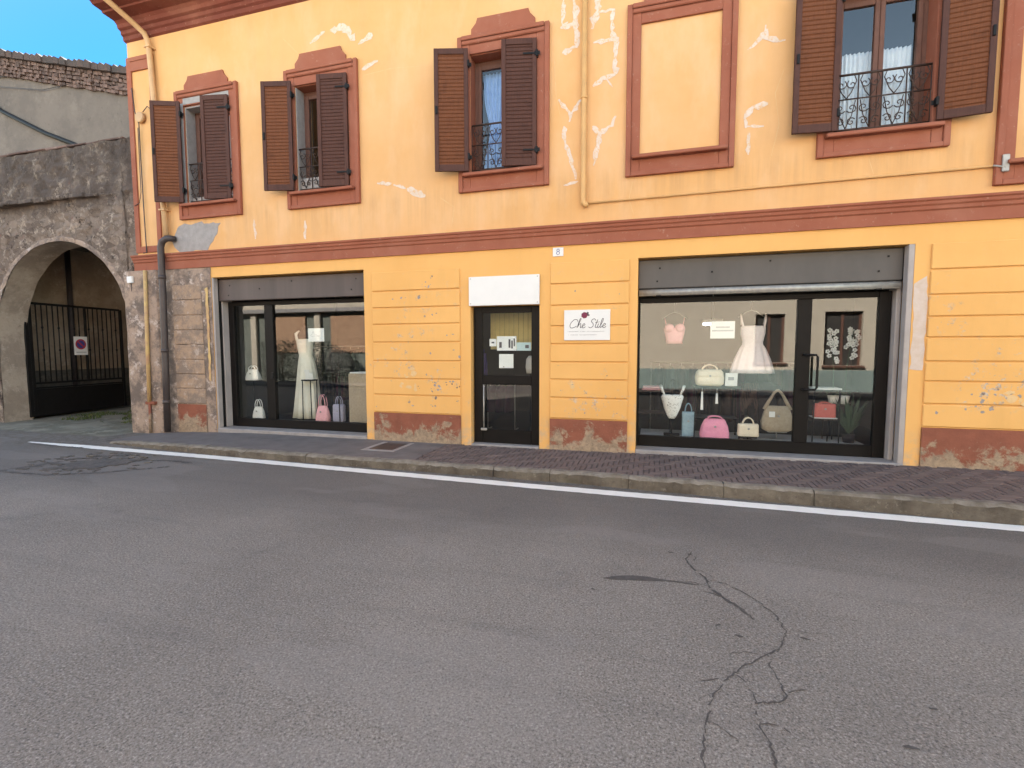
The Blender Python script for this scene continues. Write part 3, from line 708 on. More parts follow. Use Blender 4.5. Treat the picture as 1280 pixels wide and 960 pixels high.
# windows -----------------------------------------------------------
def surround(m, x0, x1, z0=4.0, z1=6.32, crown=True):
    w_ = .19
    m.box(x0, x0 + .07, -.062, 0, z0, z1, .006); m.box(x1 - .07, x1, -.062, 0, z0, z1, .006)               # outer fillet
    m.box(x0 + .071, x0 + w_, -.036, 0, z0 + .061, z1, .005); m.box(x1 - w_, x1 - .071, -.036, 0, z0 + .061, z1, .005)
    m.box(x0 + .071, x1 - .071, -.062, 0, z0, z0 + .06, .006)
    m.box(x0 + w_ + .001, x1 - w_ - .001, -.030, 0, z0 + .061, z0 + .27, .004)
    m.box(x0 + w_ + .001, x1 - w_ - .001, -.036, 0, z1 - .262, z1 - .13, .005)
    m.box(x0 + .071, x1 - .071, -.0635, -.037, z1 - .125, z1 - .062, .012)
    m.box(x0 + .071, x1 - .071, -.085, -.064, z1 - .068, z1 - .004, .010); m.box(x0 + w_ + .001, x1 - w_ - .001, -.0365, 0, z1 - .128, z1 - .003, .002)
    if crown:
        a, b = x0 + .22, x1 - .22; c = .10
        poly = [(a, z1 + .001), (b, z1 + .001), (b, z1 + .10)]
        poly += [(b - c + c * math.cos(R(t)) * 0 + (c - c * math.sin(R(t))) , z1 + .10 + c * (1 - math.cos(R(t)))) for t in ()]
        poly += [(b - .03, z1 + .13), (b - .075, z1 + .18), (b - .10, z1 + .25), (a + .10, z1 + .25), (a + .075, z1 + .18), (a + .03, z1 + .13), (a, z1 + .10)]
        m.prism(poly, -.028, 0, 'y')
def shutter(par, hx, side, ang, faded, W=.52, z0=4.29, z1=6.10):
    """side -1: hinged on the left jamb; ang = how far it stands off the closed position, in degrees"""
    m = MB(); T = .038; d = 1 if side < 0 else -1
    def bx(a, b, c, e, y0, y1, bev=.004):
        xa, xb = sorted((hx + d * a, hx + d * b)); return m.box(xa, xb, y0, y1, c, e, bev)
    y1 = -.046; y0 = y1 - T
    m.mat(0)
    bx(0, .065, z0, z1, y0, y1); bx(W - .065, W, z0, z1, y0, y1)
    for c, e in ((z0, z0 + .10), (z1 - .085, z1)): bx(.066, W - .066, c, e, y0 + .001, y1 - .001)
    m.mat(1); n = 29; zz = z0 + .10; hh = (z1 - .085 - zz) / n
    for k in range(n):
        xa, xb = sorted((hx + d * .064, hx + d * (W - .064))); zc = zz + (k + .5) * hh
        m.box(xa, xb, y0 + .006, y1 - .004, zc - .005, zc + .005, 0, Matrix.Rotation(R(48), 4, 'X'), (0, (y0 + y1) / 2, zc))
    m.box(*sorted((hx + d * .06, hx + d * (W - .06))), (y0 + y1) / 2 - .002, (y0 + y1) / 2 + .002, z0 + .09, z1 - .08)
    m.mat(2)
    for zc in (z0 + .22, z1 - .22):
        bx(-.05, .03, zc - .028, zc + .028, y0 - .010, y0 - .001, .002); bx(.03, .20, zc - .013, zc + .013, y0 - .006, y0 - .0005, .002); bx(-.02, .012, zc - .05, zc + .05, y0 - .018, y1 + .012, .006)
    bx(W - .05, W - .02, (z0 + z1) / 2 - .06, (z0 + z1) / 2 + .06, y1 + .001, y1 + .018, .004)
    Mx = Matrix.Rotation(R(-ang if side < 0 else ang), 4, 'Z'); c = Vector((hx, -.088, 0))
    for v in m.bm.verts: v.co = c + Mx @ (v.co - c)
    return m.build('shutter', [M['woodfaded'] if faded else M['woodrail'], M['woodfaded'] if faded else M['wood'], M['black']], par)
def railing(par, x0, x1, zb=4.34, zt=5.02, y=.03):
    m = MB(); m.tube([(x0, y, zt), (x1, y, zt)], .014, 6); m.tube([(x0, y, zb + .38), (x1, y, zb + .38)], .009, 6); m.tube([(x0, y, zb), (x1, y, zb)], .009, 6)
    n = 4; wd = (x1 - x0) / n
    for i in range(n + 1): m.tube([(x0 + wd * i, y, zb), (x0 + wd * i, y, zt)], .0085, 6)
    def scroll(cx, cz, r, s0, fl):
        m.tube([(cx + fl * r * (1 - t / 14) * math.cos(s0 + t * .62), y, cz + r * (1 - t / 14) * math.sin(s0 + t * .62)) for t in range(13)], .0065, 5)
    for i in range(n):
        cx = x0 + wd * (i + .5)
        for fl in (-1, 1):
            m.tube([(cx, y, zb + .39), (cx + fl * wd * .2, y, zb + .46), (cx + fl * wd * .42, y, zb + .6), (cx + fl * wd * .30, y, zt)], .0065, 5)
            scroll(cx + fl * wd * .22, zb + .56, .06, 2.2, fl); scroll(cx + fl * wd * .25, zb + .27, .065, 3.6, fl); scroll(cx + fl * wd * .24, zb + .10, .055, .6, fl)
            m.tube([(cx, y, zb + .02), (cx + fl * wd * .25, y, zb + .17), (cx + fl * wd * .4, y, zb + .36)], .0065, 5)
    return m.build('railing', M['iron'], par)
def curtain(par, x0, x1, z0, z1, mat, y=.33, waist=None):
    m = MB(); n = 40; k = 16; V = {}
    for i in range(n + 1):
        for j in range(k + 1):
            u = i / n; v = j / k; x = x0 + (x1 - x0) * u
            if waist:
                zz, f = waist; q = 1 - f * math.exp(-((v - zz) / .22) ** 2); cx = x0 + (x1 - x0) * .5; x = cx + (x - cx) * q
            V[i, j] = m.bm.verts.new((x, y + .018 * math.sin(u * 46) + .008 * math.sin(u * 17 + v * 2), z0 + (z1 - z0) * v))
    for i in range(n):
        for j in range(k): f = m.bm.faces.new((V[i, j], V[i + 1, j], V[i + 1, j + 1], V[i, j + 1])); f.smooth = True
    o = m.build('curtain', mat, par); sm = o.modifiers.new('thickness', 'SOLIDIFY'); sm.thickness = .003; return o
def window(x0, x1, left, right, lface, rface, cement=False):
    a, b = (x0 + .19, x1 - .18) if x1 - x0 < 1.47 else (x0 + .20, x1 - .20)
    m = MB(); y0, y1 = .20, .26; c = (a + b) / 2
    m.box(a, a + .06, y0, y1, 4.28, 6.05, .006); m.box(b - .06, b, y0, y1, 4.28, 6.05, .006); m.box(a + .061, b - .061, y0, y1, 5.985, 6.05, .006); m.box(a + .061, b - .061, y0, y1, 4.28, 4.34, .006)
    for s_, e in ((a + .062, c - .002), (c + .002, b - .062)):
        m.box(s_, s_ + .055, y0 - .015, y1 - .01, 4.342, 5.983, .006); m.box(e - .055, e, y0 - .015, y1 - .01, 4.342, 5.983, .006); m.box(s_ + .056, e - .056, y0 - .015, y1 - .01, 5.92, 5.983, .006); m.box(s_ + .056, e - .056, y0 - .015, y1 - .01, 4.342, 4.42, .006)
    W_ = m.build('window', M['woodframe'], B)
    m = MB(); m.box(a + .1, c - .04, .215, .221, 4.40, 5.93); m.box(c + .04, b - .1, .215, .221, 4.40, 5.93); m.build('glass', M['winglass'], W_)
    m = MB(); surround(m, x0, x1); m.build('surround', M['red'], W_)
    m = MB(); m.box(x0 + .09, x1 - .09, -.125, .19, 4.225, 4.275, .010); m.build('sill', M['red'], W_)
    if cement:                                      # bare grey reveal where the surround was repaired
        m = MB(); m.box(a + .001, a + .02, .0, .198, 4.28, 6.05, .004); m.box(a + .021, a + .42, .05, .197, 4.277, 4.42 + (.12 if x0 > -7 else 0), .01)
        if x0 < -7: m.box(a + .021, b - .010, .0, .198, 6.02, 6.046, .004)
        m.build('reveal_repair', M['cement'], W_)
    lin = M['cement'] if cement else M['red']
    for bx_ in ((a + .0005, a + .008, .002, .199, 4.285, 6.045), (b - .008, b - .0005, .002, .199, 4.285, 6.045), (a + .009, b - .009, .002, .199, 6.047, 6.0595)):
        if cement and bx_[0] < a + .001: continue
        m = MB(); m.box(*bx_); m.build('reveal_lining', M['red'], W_)
    shutter(W_, a, -1, 180 - left if left is not None else 0, lface); shutter(W_, b, 1, right, rface)
    railing(W_, a + .01, b - .01)
    return W_
w1 = window(WX[0], WX[0] + 1.44, 20, 11, False, True, True)
w2 = window(WX[1], WX[1] + 1.44, 14, 10, False, True, True)
w3 = window(WX[2], WX[2] + 1.44, 15, 12, False, True)
curtain(w3, -2.66, -2.22, 4.42, 5.92, M['curtain_sky_tint'], waist=(.42, .45))
curtain(w3, -2.2, -1.82, 4.42, 5.92, M['curtain_sky_tint'])
w5 = window(2.0, 3.42, 6, 174, False, False)
for a in (2.36, 2.78): curtain(w5, a, a + .36, 4.4, 5.42, M['curtain'])
def blank(x0, x1, z0, z1):
    m = MB(); surround(m, x0, x1, z0, z1, True); m.box(x0 + .09, x1 - .09, -.125, -.001, z0 + .225, z0 + .275, .010)
    o = m.build('blank_window', M['red'], B); return o
blank(-.405, 1.02, 4.0, 6.32); blank(3.885, 5.5, 3.49, 6.32)
# scar of old grey paint round the first window
m = MB(); m.box(WX[0] + .071, WX[0] + .19, -.040, -.0365, 4.30, 6.10, .001); m.box(WX[0] + .192, WX[0] + 1.25, -.040, -.0365, 6.075, 6.185, .001); m.build('paint_scar', M['cement'], B)

# pipes
m = MB()
m.tube([(-9.32, -.985, 7.84), (-9.3, -.90, 7.74), (-9.22, -.30, 7.52), (-9.17, -.12, 7.42), (-9.13, -.085, 7.28), (-9.10, -.08, 6.8), (-9.0, -.08, 4.6), (-8.93, -.08, 3.72)], .048, 12)
for z, x in ((7.18, -9.12), (5.4, -9.035), (4.2, -8.96)): m.box(x - .07, x + .07, -.14, 0, z - .015, z + .015, .004)
m.build('drainpipe', M['pipe_cream'], B)
m = MB()
m.tube([(-8.80, -.02, 3.66), (-8.82, -.10, 3.66), (-8.88, -.13, 3.65), (-8.98, -.135, 3.60), (-9.02, -.135, 3.50), (-9.03, -.13, 2.6), (-9.06, -.13, 1.2), (-9.09, -.13, -.05)], .058, 14)
for z, x in ((2.9, -9.026), (1.5, -9.055), (.5, -9.08)): m.tube([(x, -.13, z), (x, -.13, z + .07)], .068, 14)
m.build('drainpipe', M['pipe_dark'], B)
m = MB(); m.tube([(-9.50, -.095, 3.09), (-9.52, -.115, 1.6), (-9.545, -.115, .52)], .034, 10); m.build('drainpipe', M['pipe_rust'], B)
m = MB(); m.tube([(-9.545, -.11, .519), (-9.56, -.11, -.1)], .026, 10); m.box(-9.64, -9.40, -.135, -.05, .47, .53, .01); m.build('pipe_stub', M['dado'], B)
m = MB()
m.tube([(-1.0, -.055, 7.40), (-1.0, -.055, 3.78), (-.995, -.055, 3.69), (-.97, -.06, 3.65), (-.94, -.05, 3.67)], .040, 12)
for z in (6.6, 5.15): m.tube([(-1.0, -.055, z), (-1.0, -.055, z + .03)], .047, 12)
m.build('drainpipe', M['pipe_yellow'], B)
m = MB(); m.tube([(-.95, -.025, 3.685), (1.5, -.022, 3.705), (3.86, -.025, 3.72), (3.94, -.05, 3.72)], .014, 8); m.build('conduit', M['pipe_yellow'], B)
m = MB(); m.box(3.93, 4.0, -.09, -.0635, 3.63, 3.83, .008); m.tube([(3.96, -.085, 3.68), (3.86, -.05, 3.72)], .012, 6); m.build('conduit_bracket', M['bar'], B)
m = MB(); m.tube([(-9.47, -.031, 5.98), (-9.47, -.085, 5.98)], [.105, .09], 20); m.build('junction_box', M['pipe_cream'], B)
m = MB()
m.tube([(-9.66, -.04, 6.55), (-9.60, -.05, 6.1), (-9.50, -.06, 5.86), (-9.52, -.045, 5.2), (-9.51, -.045, 4.1), (-9.49, -.05, 3.44), (-9.5, -.11, 3.42)], .010, 6)
m.tube([(-9.40, -.05, 6.07), (-9.28, -.05, 6.16), (-9.2, -.06, 6.1)], .008, 6); m.tube([(-9.55, -.045, 5.8), (-9.56, -.045, 4.6), (-9.62, -.04, 4.4), (-9.75, -.04, 4.35)], .007, 6)
m.build('wall_cable', M['pipe_dark'], B)

# shop fronts ----------------------------------------------------------
def bxs(m, L, bev=.006):
    for b in L: m.box(*b, bev)
YF = .33
def front(x0, x1, zt, mullion, zs, shut, shutmat, jr, name='storefront'):
    m = MB(); f0, f1 = YF - .03, YF + .05; a, b = (x0 + .03 if x0 < -1 else x0 - .105), x1 - jr
    zb = zs
    bxs(m, [(a, a + .14, f0, f1, zb, zt), (b - .14, b, f0, f1, zb, zt), (mullion[0], mullion[1], f0 - .006, f1, zb + .161, zt - .076), (a + .1405, b - .1405, f0, f1, zt - .075, zt), (a + .1405, b - .1405, f0, f1, zb, zb + .16)])
    S = m.build(name, M['frame'], B)
    m = MB(); m.box(a + .14, mullion[0] + .01, YF + .005, YF + .013, zb + .15, zt - .07); m.box(mullion[1] - .01, b - .14, YF + .005, YF + .013, zb + .15, zt - .07); m.build('glass_pane', M['glass'], S)
    m = MB(); n = 7                                  # lowered end of the roller shutter
    m.box(x0 + (.0 if x0 > -1 else .02), x1 - .065, .12, .16, shut[0], shut[1], .012)
    for k in range(1, 4):
        z = shut[0] + (shut[1] - shut[0]) * k / 4
    m.mat(1)
    for u, v in ((.08, .25), (.09, .7), (.52, .78), (.9, .3), (.93, .75), (.30, .5)):
        xx = x0 + (x1 - x0) * u; zz = shut[0] + (shut[1] - shut[0]) * v; m.box(xx - .012, xx + .012, .114, .1195, zz - .012, zz + .012, .002)
    m.build('roller_shutter', [shutmat, M['black']], S)
    m = MB(); m.box(x0 + .001, x1 - .001, -.02, .30, -.05, zb - .001, .012); m.build('threshold', M['marble'], S)
    return S
S1 = front(SH1[0], SH1[1] , 2.47, (-7.08, -6.89), .055, (2.475, 2.88), M['shutbrown'], .0)
m = MB()                                            # grey jambs with the shutter rail
m.box(-7.979, -7.93, .17, .40, .055, 2.9, .006); m.box(-7.985, -7.945, .0, .10, -.02, 2.9, .005); m.mat(1); m.box(-7.9795, -7.955, .102, .168, .0, 2.9)
m.build('jamb', [M['jamb'], M['black']], S1)
S2 = front(SH2[0], SH2[1], 2.315, (1.945, 2.12), .075, (2.43, 2.845), M['shutgrey'], .10)
m = MB(); m.tube([(-.19, .135, 2.372), (3.06, .135, 2.372)], .05, 10); m.box(-.19, 3.06, .10, .165, 2.33, 2.36, .006); m.mat(1)
for x in (.05, 2.78): m.box(x, x + .07, .09, .18, 2.315, 2.334, .004)
m.build('shutter_bottom_bar', [M['bar'], M['black']], S2)
m = MB(); m.box(3.085, 3.149, -.002, .12, .02, 2.858, .006); m.box(3.052, 3.11, .18, .29, .07, 2.43, .008); m.box(3.06, 3.149, .292, .42, .07, 2.858, .004); m.mat(1); m.box(3.13, 3.1495, .122, .178, .03, 2.858); m.box(3.085, 3.148, .122, .29, 2.44, 2.85)
m.build('jamb', [M['jamb'], M['black']], S2)
m = MB(); m.tube([(2.04, .295, 1.47), (2.04, .23, 1.47), (2.17, .215, 1.47), (2.19, .21, 1.44), (2.19, .21, 1.02), (2.17, .215, .99), (2.04, .23, .99), (2.04, .295, .99)], .016, 10); m.build('door_handle', M['black'], S2)
m = MB(); m.box(-6.96, -6.90, .27, .299, 1.0, 1.12, .004); m.build('door_lock', M['black'], S1)
# single door
m = MB(); y0, y1 = .11, .17
bxs(m, [(-2.775, -2.63, y0, y1, .03, 2.23), (-1.815, -1.675, y0, y1, .03, 2.23), (-2.6295, -1.8155, y0, y1, 2.13, 2.23), (-2.6295, -1.8155, y0, y1, .03, .255), (-2.6295, -1.8155, y0, y1, .985, 1.13)])
D_ = m.build('shop_door', M['frame'], B)
m = MB(); m.box(-2.64, -1.81, .135, .142, .25, .99); m.box(-2.64, -1.81, .135, .142, 1.12, 2.14); m.build('glass_pane', M['winglass'], D_)
m = MB(); m.tube([(-2.60, .075, .98), (-2.60, .075, .27)], .011, 8); m.tube([(-2.60, .11, .95), (-2.60, .07, .95)], .01, 6); m.box(-2.65, -2.55, .06, .11, .235, .275, .008); m.build('pull_rod', M['bar'], D_)
m = MB(); m.box(-2.785, -1.665, -.03, .30, -.06, .028, .01); m.build('threshold', M['marble'], D_)

# ------------------------------------------------------------------ signs on the facade
t = thing('blank_sign_panel', 'blank white rectangular panel fixed above the narrow shop door', 'sign', (-2.23, -.02, 2.24))
m = MB(); m.box(-2.80, -1.655, -.045, -.017, 2.238, 2.69, .004); m.mat(1)
for a, b in ((-2.77, 2.27), (-1.685, 2.27), (-2.77, 2.66), (-1.685, 2.66)): m.tube([(a, -.0449, b), (a, -.048, b)], .009, 8)
m.build('panel', [M['white'], M['bar']], t)
m = MB(); m.box(-2.78, -1.675, -.0165, -.001, 2.25, 2.68, .002); m.build('backing', M['bar'], t)
t = thing('shop_sign', 'white rectangular shop sign with handwritten lettering and a plum flower, right of the door', 'sign', (-.93, -.04, 1.68))
sx0, sx1, sz0, sz1, sy = -1.27, -.59, 1.685, 2.135, -.052
m = MB(); m.box(sx0, sx1, sy, -.018, sz0, sz1, .003); m.build('panel', M['white'], t)
def strokes(m, lines, ox, oz, s, y, r, slant=.25):
    for L in lines:
        if len(L) > 2:                              # smooth the polyline
            Q = []
            for i in range(len(L) - 1):
                p0, p1, p2, p3 = L[max(i - 1, 0)], L[i], L[i + 1], L[min(i + 2, len(L) - 1)]
                for k in range(5):
                    u = k / 5
                    Q.append(tuple(.5 * (2 * p1[c] + (p2[c] - p0[c]) * u + (2 * p0[c] - 5 * p1[c] + 4 * p2[c] - p3[c]) * u * u + (3 * p1[c] - p0[c] - 3 * p2[c] + p3[c]) * u ** 3) for c in (0, 1)))
            L = Q + [L[-1]]
        m.tube([(ox + (x + slant * z) * s, y, oz + z * s) for x, z in L], r, 5)
LET = {
 'C': ([[(.85, .75), (.7, 1.0), (.35, .95), (.05, .5), (.1, .12), (.4, .0), (.85, .2)]], .95),
 'h': ([[(.0, .0), (.12, .6), (.22, 1.05), (.12, 1.1), (.06, .7), (.04, .1), (.15, .4), (.32, .5), (.38, .3), (.40, .03), (.52, .1)]], .52),
 'e': ([[(.0, .12), (.2, .25), (.34, .40), (.2, .5), (.06, .3), (.1, .06), (.28, .0), (.46, .14)]], .46),
 'S': ([[(.68, .85), (.5, 1.05), (.25, .95), (.22, .7), (.45, .5), (.52, .22), (.3, .0), (.02, .1)]], .72),
 't': ([[(.18, .95), (.1, .4), (.1, .06), (.24, .02), (.34, .14)], [(-.04, .62), (.34, .66)]], .34),
 'i': ([[(.04, .48), (.02, .1), (.12, .0), (.26, .14)], [(.08, .68), (.10, .72)]], .26),
 'l': ([[(.0, .12), (.2, .7), (.2, 1.05), (.08, 1.0), (.04, .3), (.1, .02), (.28, .14)]], .28)}
m = MB(); x = 0
for ch in 'Che Stile':
    if ch == ' ': x += .35; continue
    Ls, adv = LET[ch]; strokes(m, Ls, sx0 + .075 + x * .125, 1.868, .125, sy - .001, .0042); x += adv
m.build('lettering', M['ink'], t)
m = MB(); random.seed(3)
for row, (zc, mm, r) in enumerate(((1.815, 64, .0032), (1.765, 50, .0022))):       # two lines too small to read
    m.mat(0 if row == 0 else 1); xx = sx0 + .055 + .012 * row
    for k in range(mm):
        wd = random.uniform(.004, .007)
        if random.random() > .14: m.box(xx, xx + wd * .7, sy - .002, sy - .0003, zc - .008 * random.uniform(.5, 1), zc + .007 * random.uniform(.5, 1))
        xx += wd + .003
m.build('small_print', [M['inklight'], M['inklight']], t)
m = MB()
for k in range(7):
    a = k * .9; m.ball((-.965 + .028 * math.cos(a), sy - .001, 2.055 + .026 * math.sin(a)), .024, 1, .12, 1, 1)
m.ball((-.965, sy - .003, 2.055), .022, 1, .12, 1, 1); m.mat(1); m.ball((-.918, sy - .001, 2.078), .026, .7, .12, 1.1, 1); m.ball((-.905, sy - .001, 2.055), .02, 1, .12, .7, 1)
m.build('flower_emblem', [M['plum'], M['ink']], t)
t = thing('house_number', 'small white house number plate under the belt moulding', 'house number', (-1.375, 0, 2.94))
m = MB(); m.box(-1.455, -1.295, -.014, -.001, 2.945, 3.075, .003); m.build('plate', M['white'], t)
m = MB(); m.tube([(-1.375 + .020 * math.cos(a * .63), -.0145, 3.032 + .018 * math.sin(a * .63)) for a in range(10)], .0045, 5, closed=True); m.tube([(-1.375 + .024 * math.cos(a * .63), -.0145, 2.992 + .022 * math.sin(a * .63)) for a in range(10)], .0045, 5, closed=True)
m.build('digit', M['bluesign'], t)
t = thing('small_white_box', 'small white plastic box on the rough corner pier near the arch', 'electrical box', (-9.88, -.09, 2.84))
m = MB(); m.box(-9.95, -9.82, -.13, -.08, 2.86, 2.99, .008); m.build('cover', M['white'], t)
m = MB(); m.tube([(-9.885, -.09, 2.859), (-9.885, -.085, 2.70)], .008, 6); m.build('cable', M['pipe_dark'], t)

# ------------------------------------------------------------------ arch wall, gate, courtyard, gable building
A_ = thing('stone_arch_wall', 'old rough masonry wall with a round arched gateway beside the yellow building', 'wall', (-12.2, .1, -.12))
CX, RX, ZS, RZ = -12.22, 2.06, 1.78, 2.08
def arch_z(x):
    u = (x - CX) / RX
    return -.35 if abs(u) >= 1 else ZS + RZ * math.sqrt(1 - u * u)
m = MB(); xs = []
x = -30.0
while x < -9.80: xs.append(x); x += .055
xs += [-9.797]; xs = sorted(set(xs) | {CX - RX, CX + RX}); NZ = 80; ZTOP = 5.76
def topz(x): return 5.70 + .02 * (max(x, -19) + 10) * -.4 + .03 * noise.noise((x * 2.3, 0, 7))
def wy(x, z):
    y = .10 + .035 * noise.noise((x * 1.6, z * 1.6, 0)) + .040 * noise.noise((x * 4.5, z * 5.5, 3)) + .022 * noise.noise((x * 11, z * 12, 9))
    if z > 4.64: y -= .035 * min(1, (z - 4.64) / .05)
    return y
colsV = []
for x in xs:
    zb = arch_z(x) if CX - RX < x < CX + RX else -.35
    colsV.append([m.bm.verts.new((x, wy(x, zb + (topz(x) - zb) * j / NZ), zb + (topz(x) - zb) * j / NZ)) for j in range(NZ + 1)])
for i in range(len(xs) - 1):
    xm = (xs[i] + xs[i + 1]) / 2
    for j in range(NZ):
        f = m.bm.faces.new((colsV[i][j], colsV[i + 1][j], colsV[i + 1][j + 1], colsV[i][j + 1]))
    a, b = colsV[i][NZ].co, colsV[i + 1][NZ].co
    m.face([tuple(a), tuple(b), (b.x, .62, b.z), (a.x, .62, a.z)])
    zb0, zb1 = colsV[i][0].co.z, colsV[i + 1][0].co.z
    m.face([(xs[i], .62, zb0), (xs[i], .62, a.z), (xs[i + 1], .62, b.z), (xs[i + 1], .62, zb1)])
m.build('masonry', M['stone'], A_, norm=False)
m = MB(); pts = [(CX - RX, -.3)] + [(CX - RX, -.3 + (ZS + .3) * k / 8) for k in range(1, 8)] + [(CX - RX * math.cos(R(a)), ZS + RZ * math.sin(R(a))) for a in range(0, 181, 5)] + [(CX + RX, ZS - (ZS + .3) * k / 8) for k in range(1, 9)]
prev = None; YS = [.10, .2, .3, .42, .55, .64]
for (x, z) in pts:
    cur = []
    for y in YS:
        n_off = .022 * noise.noise((x * 3, z * 3 + y * 5, 11)); d = Vector((CX - x, 0, ZS - z if z > ZS else 0)); d = d.normalized() if d.length > 0 else d
        cur.append(m.bm.verts.new((x + d.x * n_off, wy(x, z) if y == .10 else y, z + d.z * n_off)))
    if prev:
        for k in range(len(YS) - 1): f = m.bm.faces.new((prev[k], prev[k + 1], cur[k + 1], cur[k])); f.smooth = True
    prev = cur
m.build('intrados', M['stone_light'], A_)
m = MB()                                            # pale plaster ring and jamb band round the opening
ring = [(CX - (RX + .0) * math.cos(R(a)), ZS + RZ * math.sin(R(a)), CX - (RX + .15) * math.cos(R(a)), ZS + (RZ + .11) * math.sin(R(a))) for a in range(0, 181, 4)]
prev = None
for q in ring:
    cur = []
    for k in range(5):
        u = k / 4; x = q[0] + (q[2] - q[0]) * u; z = q[1] + (q[3] - q[1]) * u + .03 * noise.noise((x * 4, z_ if False else q[1] * 4, 2)) * (k == 4)
        cur.append(m.bm.verts.new((x, wy(x, z) - .012 * (k < 4) + .02 * (k == 4), z)))
    if prev:
        for k in range(4): f = m.bm.faces.new((prev[k], prev[k + 1], cur[k + 1], cur[k])); f.smooth = True
    prev = cur
m.build('arch_band', M['bare'], A_)
m = MB()                                            # coping and string course
prev = None
x = -30.0
while x < -10.1:
    L = random.uniform(.35, .7); b = min(x + L, -10.085)
    m.box(x, b - .006, (.05) + random.uniform(-.02, .02), .66, 5.71 + .008 * -(max(x, -19) + 10) + random.uniform(-.012, .012), 5.75 + .008 * -(max(x, -19) + 10) + random.uniform(-.012, .015), .012, jit=.006); x += L
m.build('coping', M['rubble'], A_)
m = MB(); x = -30.0
while x < -10.9:
    L = random.uniform(.18, .45); b = x + L
    m.box(x, b - .004, (-.05 if x < -11.6 else .0) + random.uniform(-.03, .03), .09, 4.66 + random.uniform(-.02, .02), 4.735 + random.uniform(-.01, .02), .014, jit=.008); x += L
m.build('string_course', M['stone'], A_)

m = MB(); m.face([(-19, -.6, -.1175), (-10.05, -.6, -.1175), (-10.05, 8, -.1175), (-19, 8, -.1175)]); struct(m.build('passage_floor', M['passage']))
cw = thing('courtyard_wall', 'beige courtyard wall behind the barred gate with a dark damp base', 'wall', (-15.2, 3, -.12))
m = MB(); m.box(-15.5, -15.1, .65, 5.2, 1.02, 4.6, .01); m.mat(1); m.box(-15.5, -15.085, .65, 5.2, -.3, 1.015, .01); m.build('wall', [M['court'], M['court_dark']], cw)
m = MB(); m.tube([(-15.04, 2.05, -.12), (-15.04, 2.05, 4.5)], .06, 10); m.build('drainpipe', M['pipe_dark'], cw)
m = MB(); m.box(-15.08, -9.80, .63, 3.4, 4.25, 4.4, .01); m.build('shade_slab', M['court_dark'], cw)  # overhead slab added to darken the passage behind the arch
ew = thing('end_wall', 'dim brown wall closing the far end of the arched passage', 'wall', (-12.5, 5.3, -.12))
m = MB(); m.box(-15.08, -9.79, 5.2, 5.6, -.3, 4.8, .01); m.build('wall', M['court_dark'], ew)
m = MB(); m.box(-13.4, -12.2, 5.14, 5.199, -.1, 2.2, .01); m.build('door', M['woodrail'], ew)

G_ = thing('iron_gate', 'black iron gate leaf with vertical bars and solid bottom panel standing open under the arch', 'gate', (-14.32, .62, -.12))
p0, p1 = Vector((-14.30, .66, 0)), Vector((-14.60, 3.02, 0)); dv = (p1 - p0); GL = dv.length; dv.normalize(); ga = math.atan2(dv.y, dv.x)
def gbox(m, a, b, z0, z1, t=.025, bev=.004, off=0):
    m.box(p0.x + a, p0.x + b, p0.y - t + off, p0.y + t + off, z0, z1, bev, ga, (p0.x, p0.y, 0))
m = MB(); zb, zt = -.06, 2.70
gbox(m, 0, .07, zb, zt, .045); gbox(m, -.09, -.005, zb, zt + .02, .05); gbox(m, GL - .06, GL, zb, zt - .02, .03); gbox(m, .071, GL - .061, zt - .055, zt, .03); gbox(m, .071, GL - .061, .72, .77, .025); gbox(m, GL * .56, GL * .56 + .05, .771, zt - .056, .022)
gbox(m, .071, GL - .061, .70 - .09, .70 - .055, .02)
m.build('frame', M['black'], G_)
m = MB(); gbox(m, .071, GL - .061, zb, .60, .012); m.build('bottom_panel', M['black'], G_)
m = MB(); n = 17
for i in range(n):
    a = .07 + (GL - .13) * (i + 1) / (n + 1)
    if abs(a - GL * .56 - .025) < .05: continue
    q = p0 + dv * a; m.tube([(q.x, q.y, .76), (q.x, q.y, zt - .04)], .015, 6)
    for z in (1.55, 2.1):
        if i % 3 == 1: m.ball((q.x, q.y, z), .028, 1, 1, 1.4, 1)
m.build('bars', M['black'], G_)
ns = thing('no_parking_sign', 'white no parking plate with red and blue disc hung on the gate bars', 'sign', (p0.x + dv.x * 1.2, p0.y + dv.y * 1.2, 1.4))
fx = Vector((-dv.y, dv.x, 0)) * -1                  # side facing the street's right
if fx.x < 0: fx = -fx
ctr = p0 + dv * 1.17 + fx * .045
def sign_pt(u, v, o=0.0): q = ctr + dv * u + fx * o; return (q.x, q.y, v)
def slab(m, u0, u1, v0, v1, o0, o1):
    A = [sign_pt(u0, v0, o0), sign_pt(u1, v0, o0), sign_pt(u1, v1, o0), sign_pt(u0, v1, o0)]; Bq = [sign_pt(u0, v0, o1), sign_pt(u1, v0, o1), sign_pt(u1, v1, o1), sign_pt(u0, v1, o1)]
    m.face(A); m.face(Bq)
    for i in range(4): m.face([A[i], A[(i + 1) % 4], Bq[(i + 1) % 4], Bq[i]])
m = MB(); slab(m, -.17, .17, 1.42, 1.90, 0, .006); m.build('plate', M['paper'], ns)
def disc(m, r, o0, o1, cz=1.70, k=24):
    A = [sign_pt(r * math.cos(2 * math.pi * i / k), cz + r * math.sin(2 * math.pi * i / k), o0) for i in range(k)]; Bq = [sign_pt(r * math.cos(2 * math.pi * i / k), cz + r * math.sin(2 * math.pi * i / k), o1) for i in range(k)]
    m.face(A); m.face(Bq)
    for i in range(k): m.face([A[i], A[(i + 1) % k], Bq[(i + 1) % k], Bq[i]])
m = MB(); disc(m, .135, .0062, .008); m.mat(1); disc(m, .10, .0082, .0095); m.mat(0)
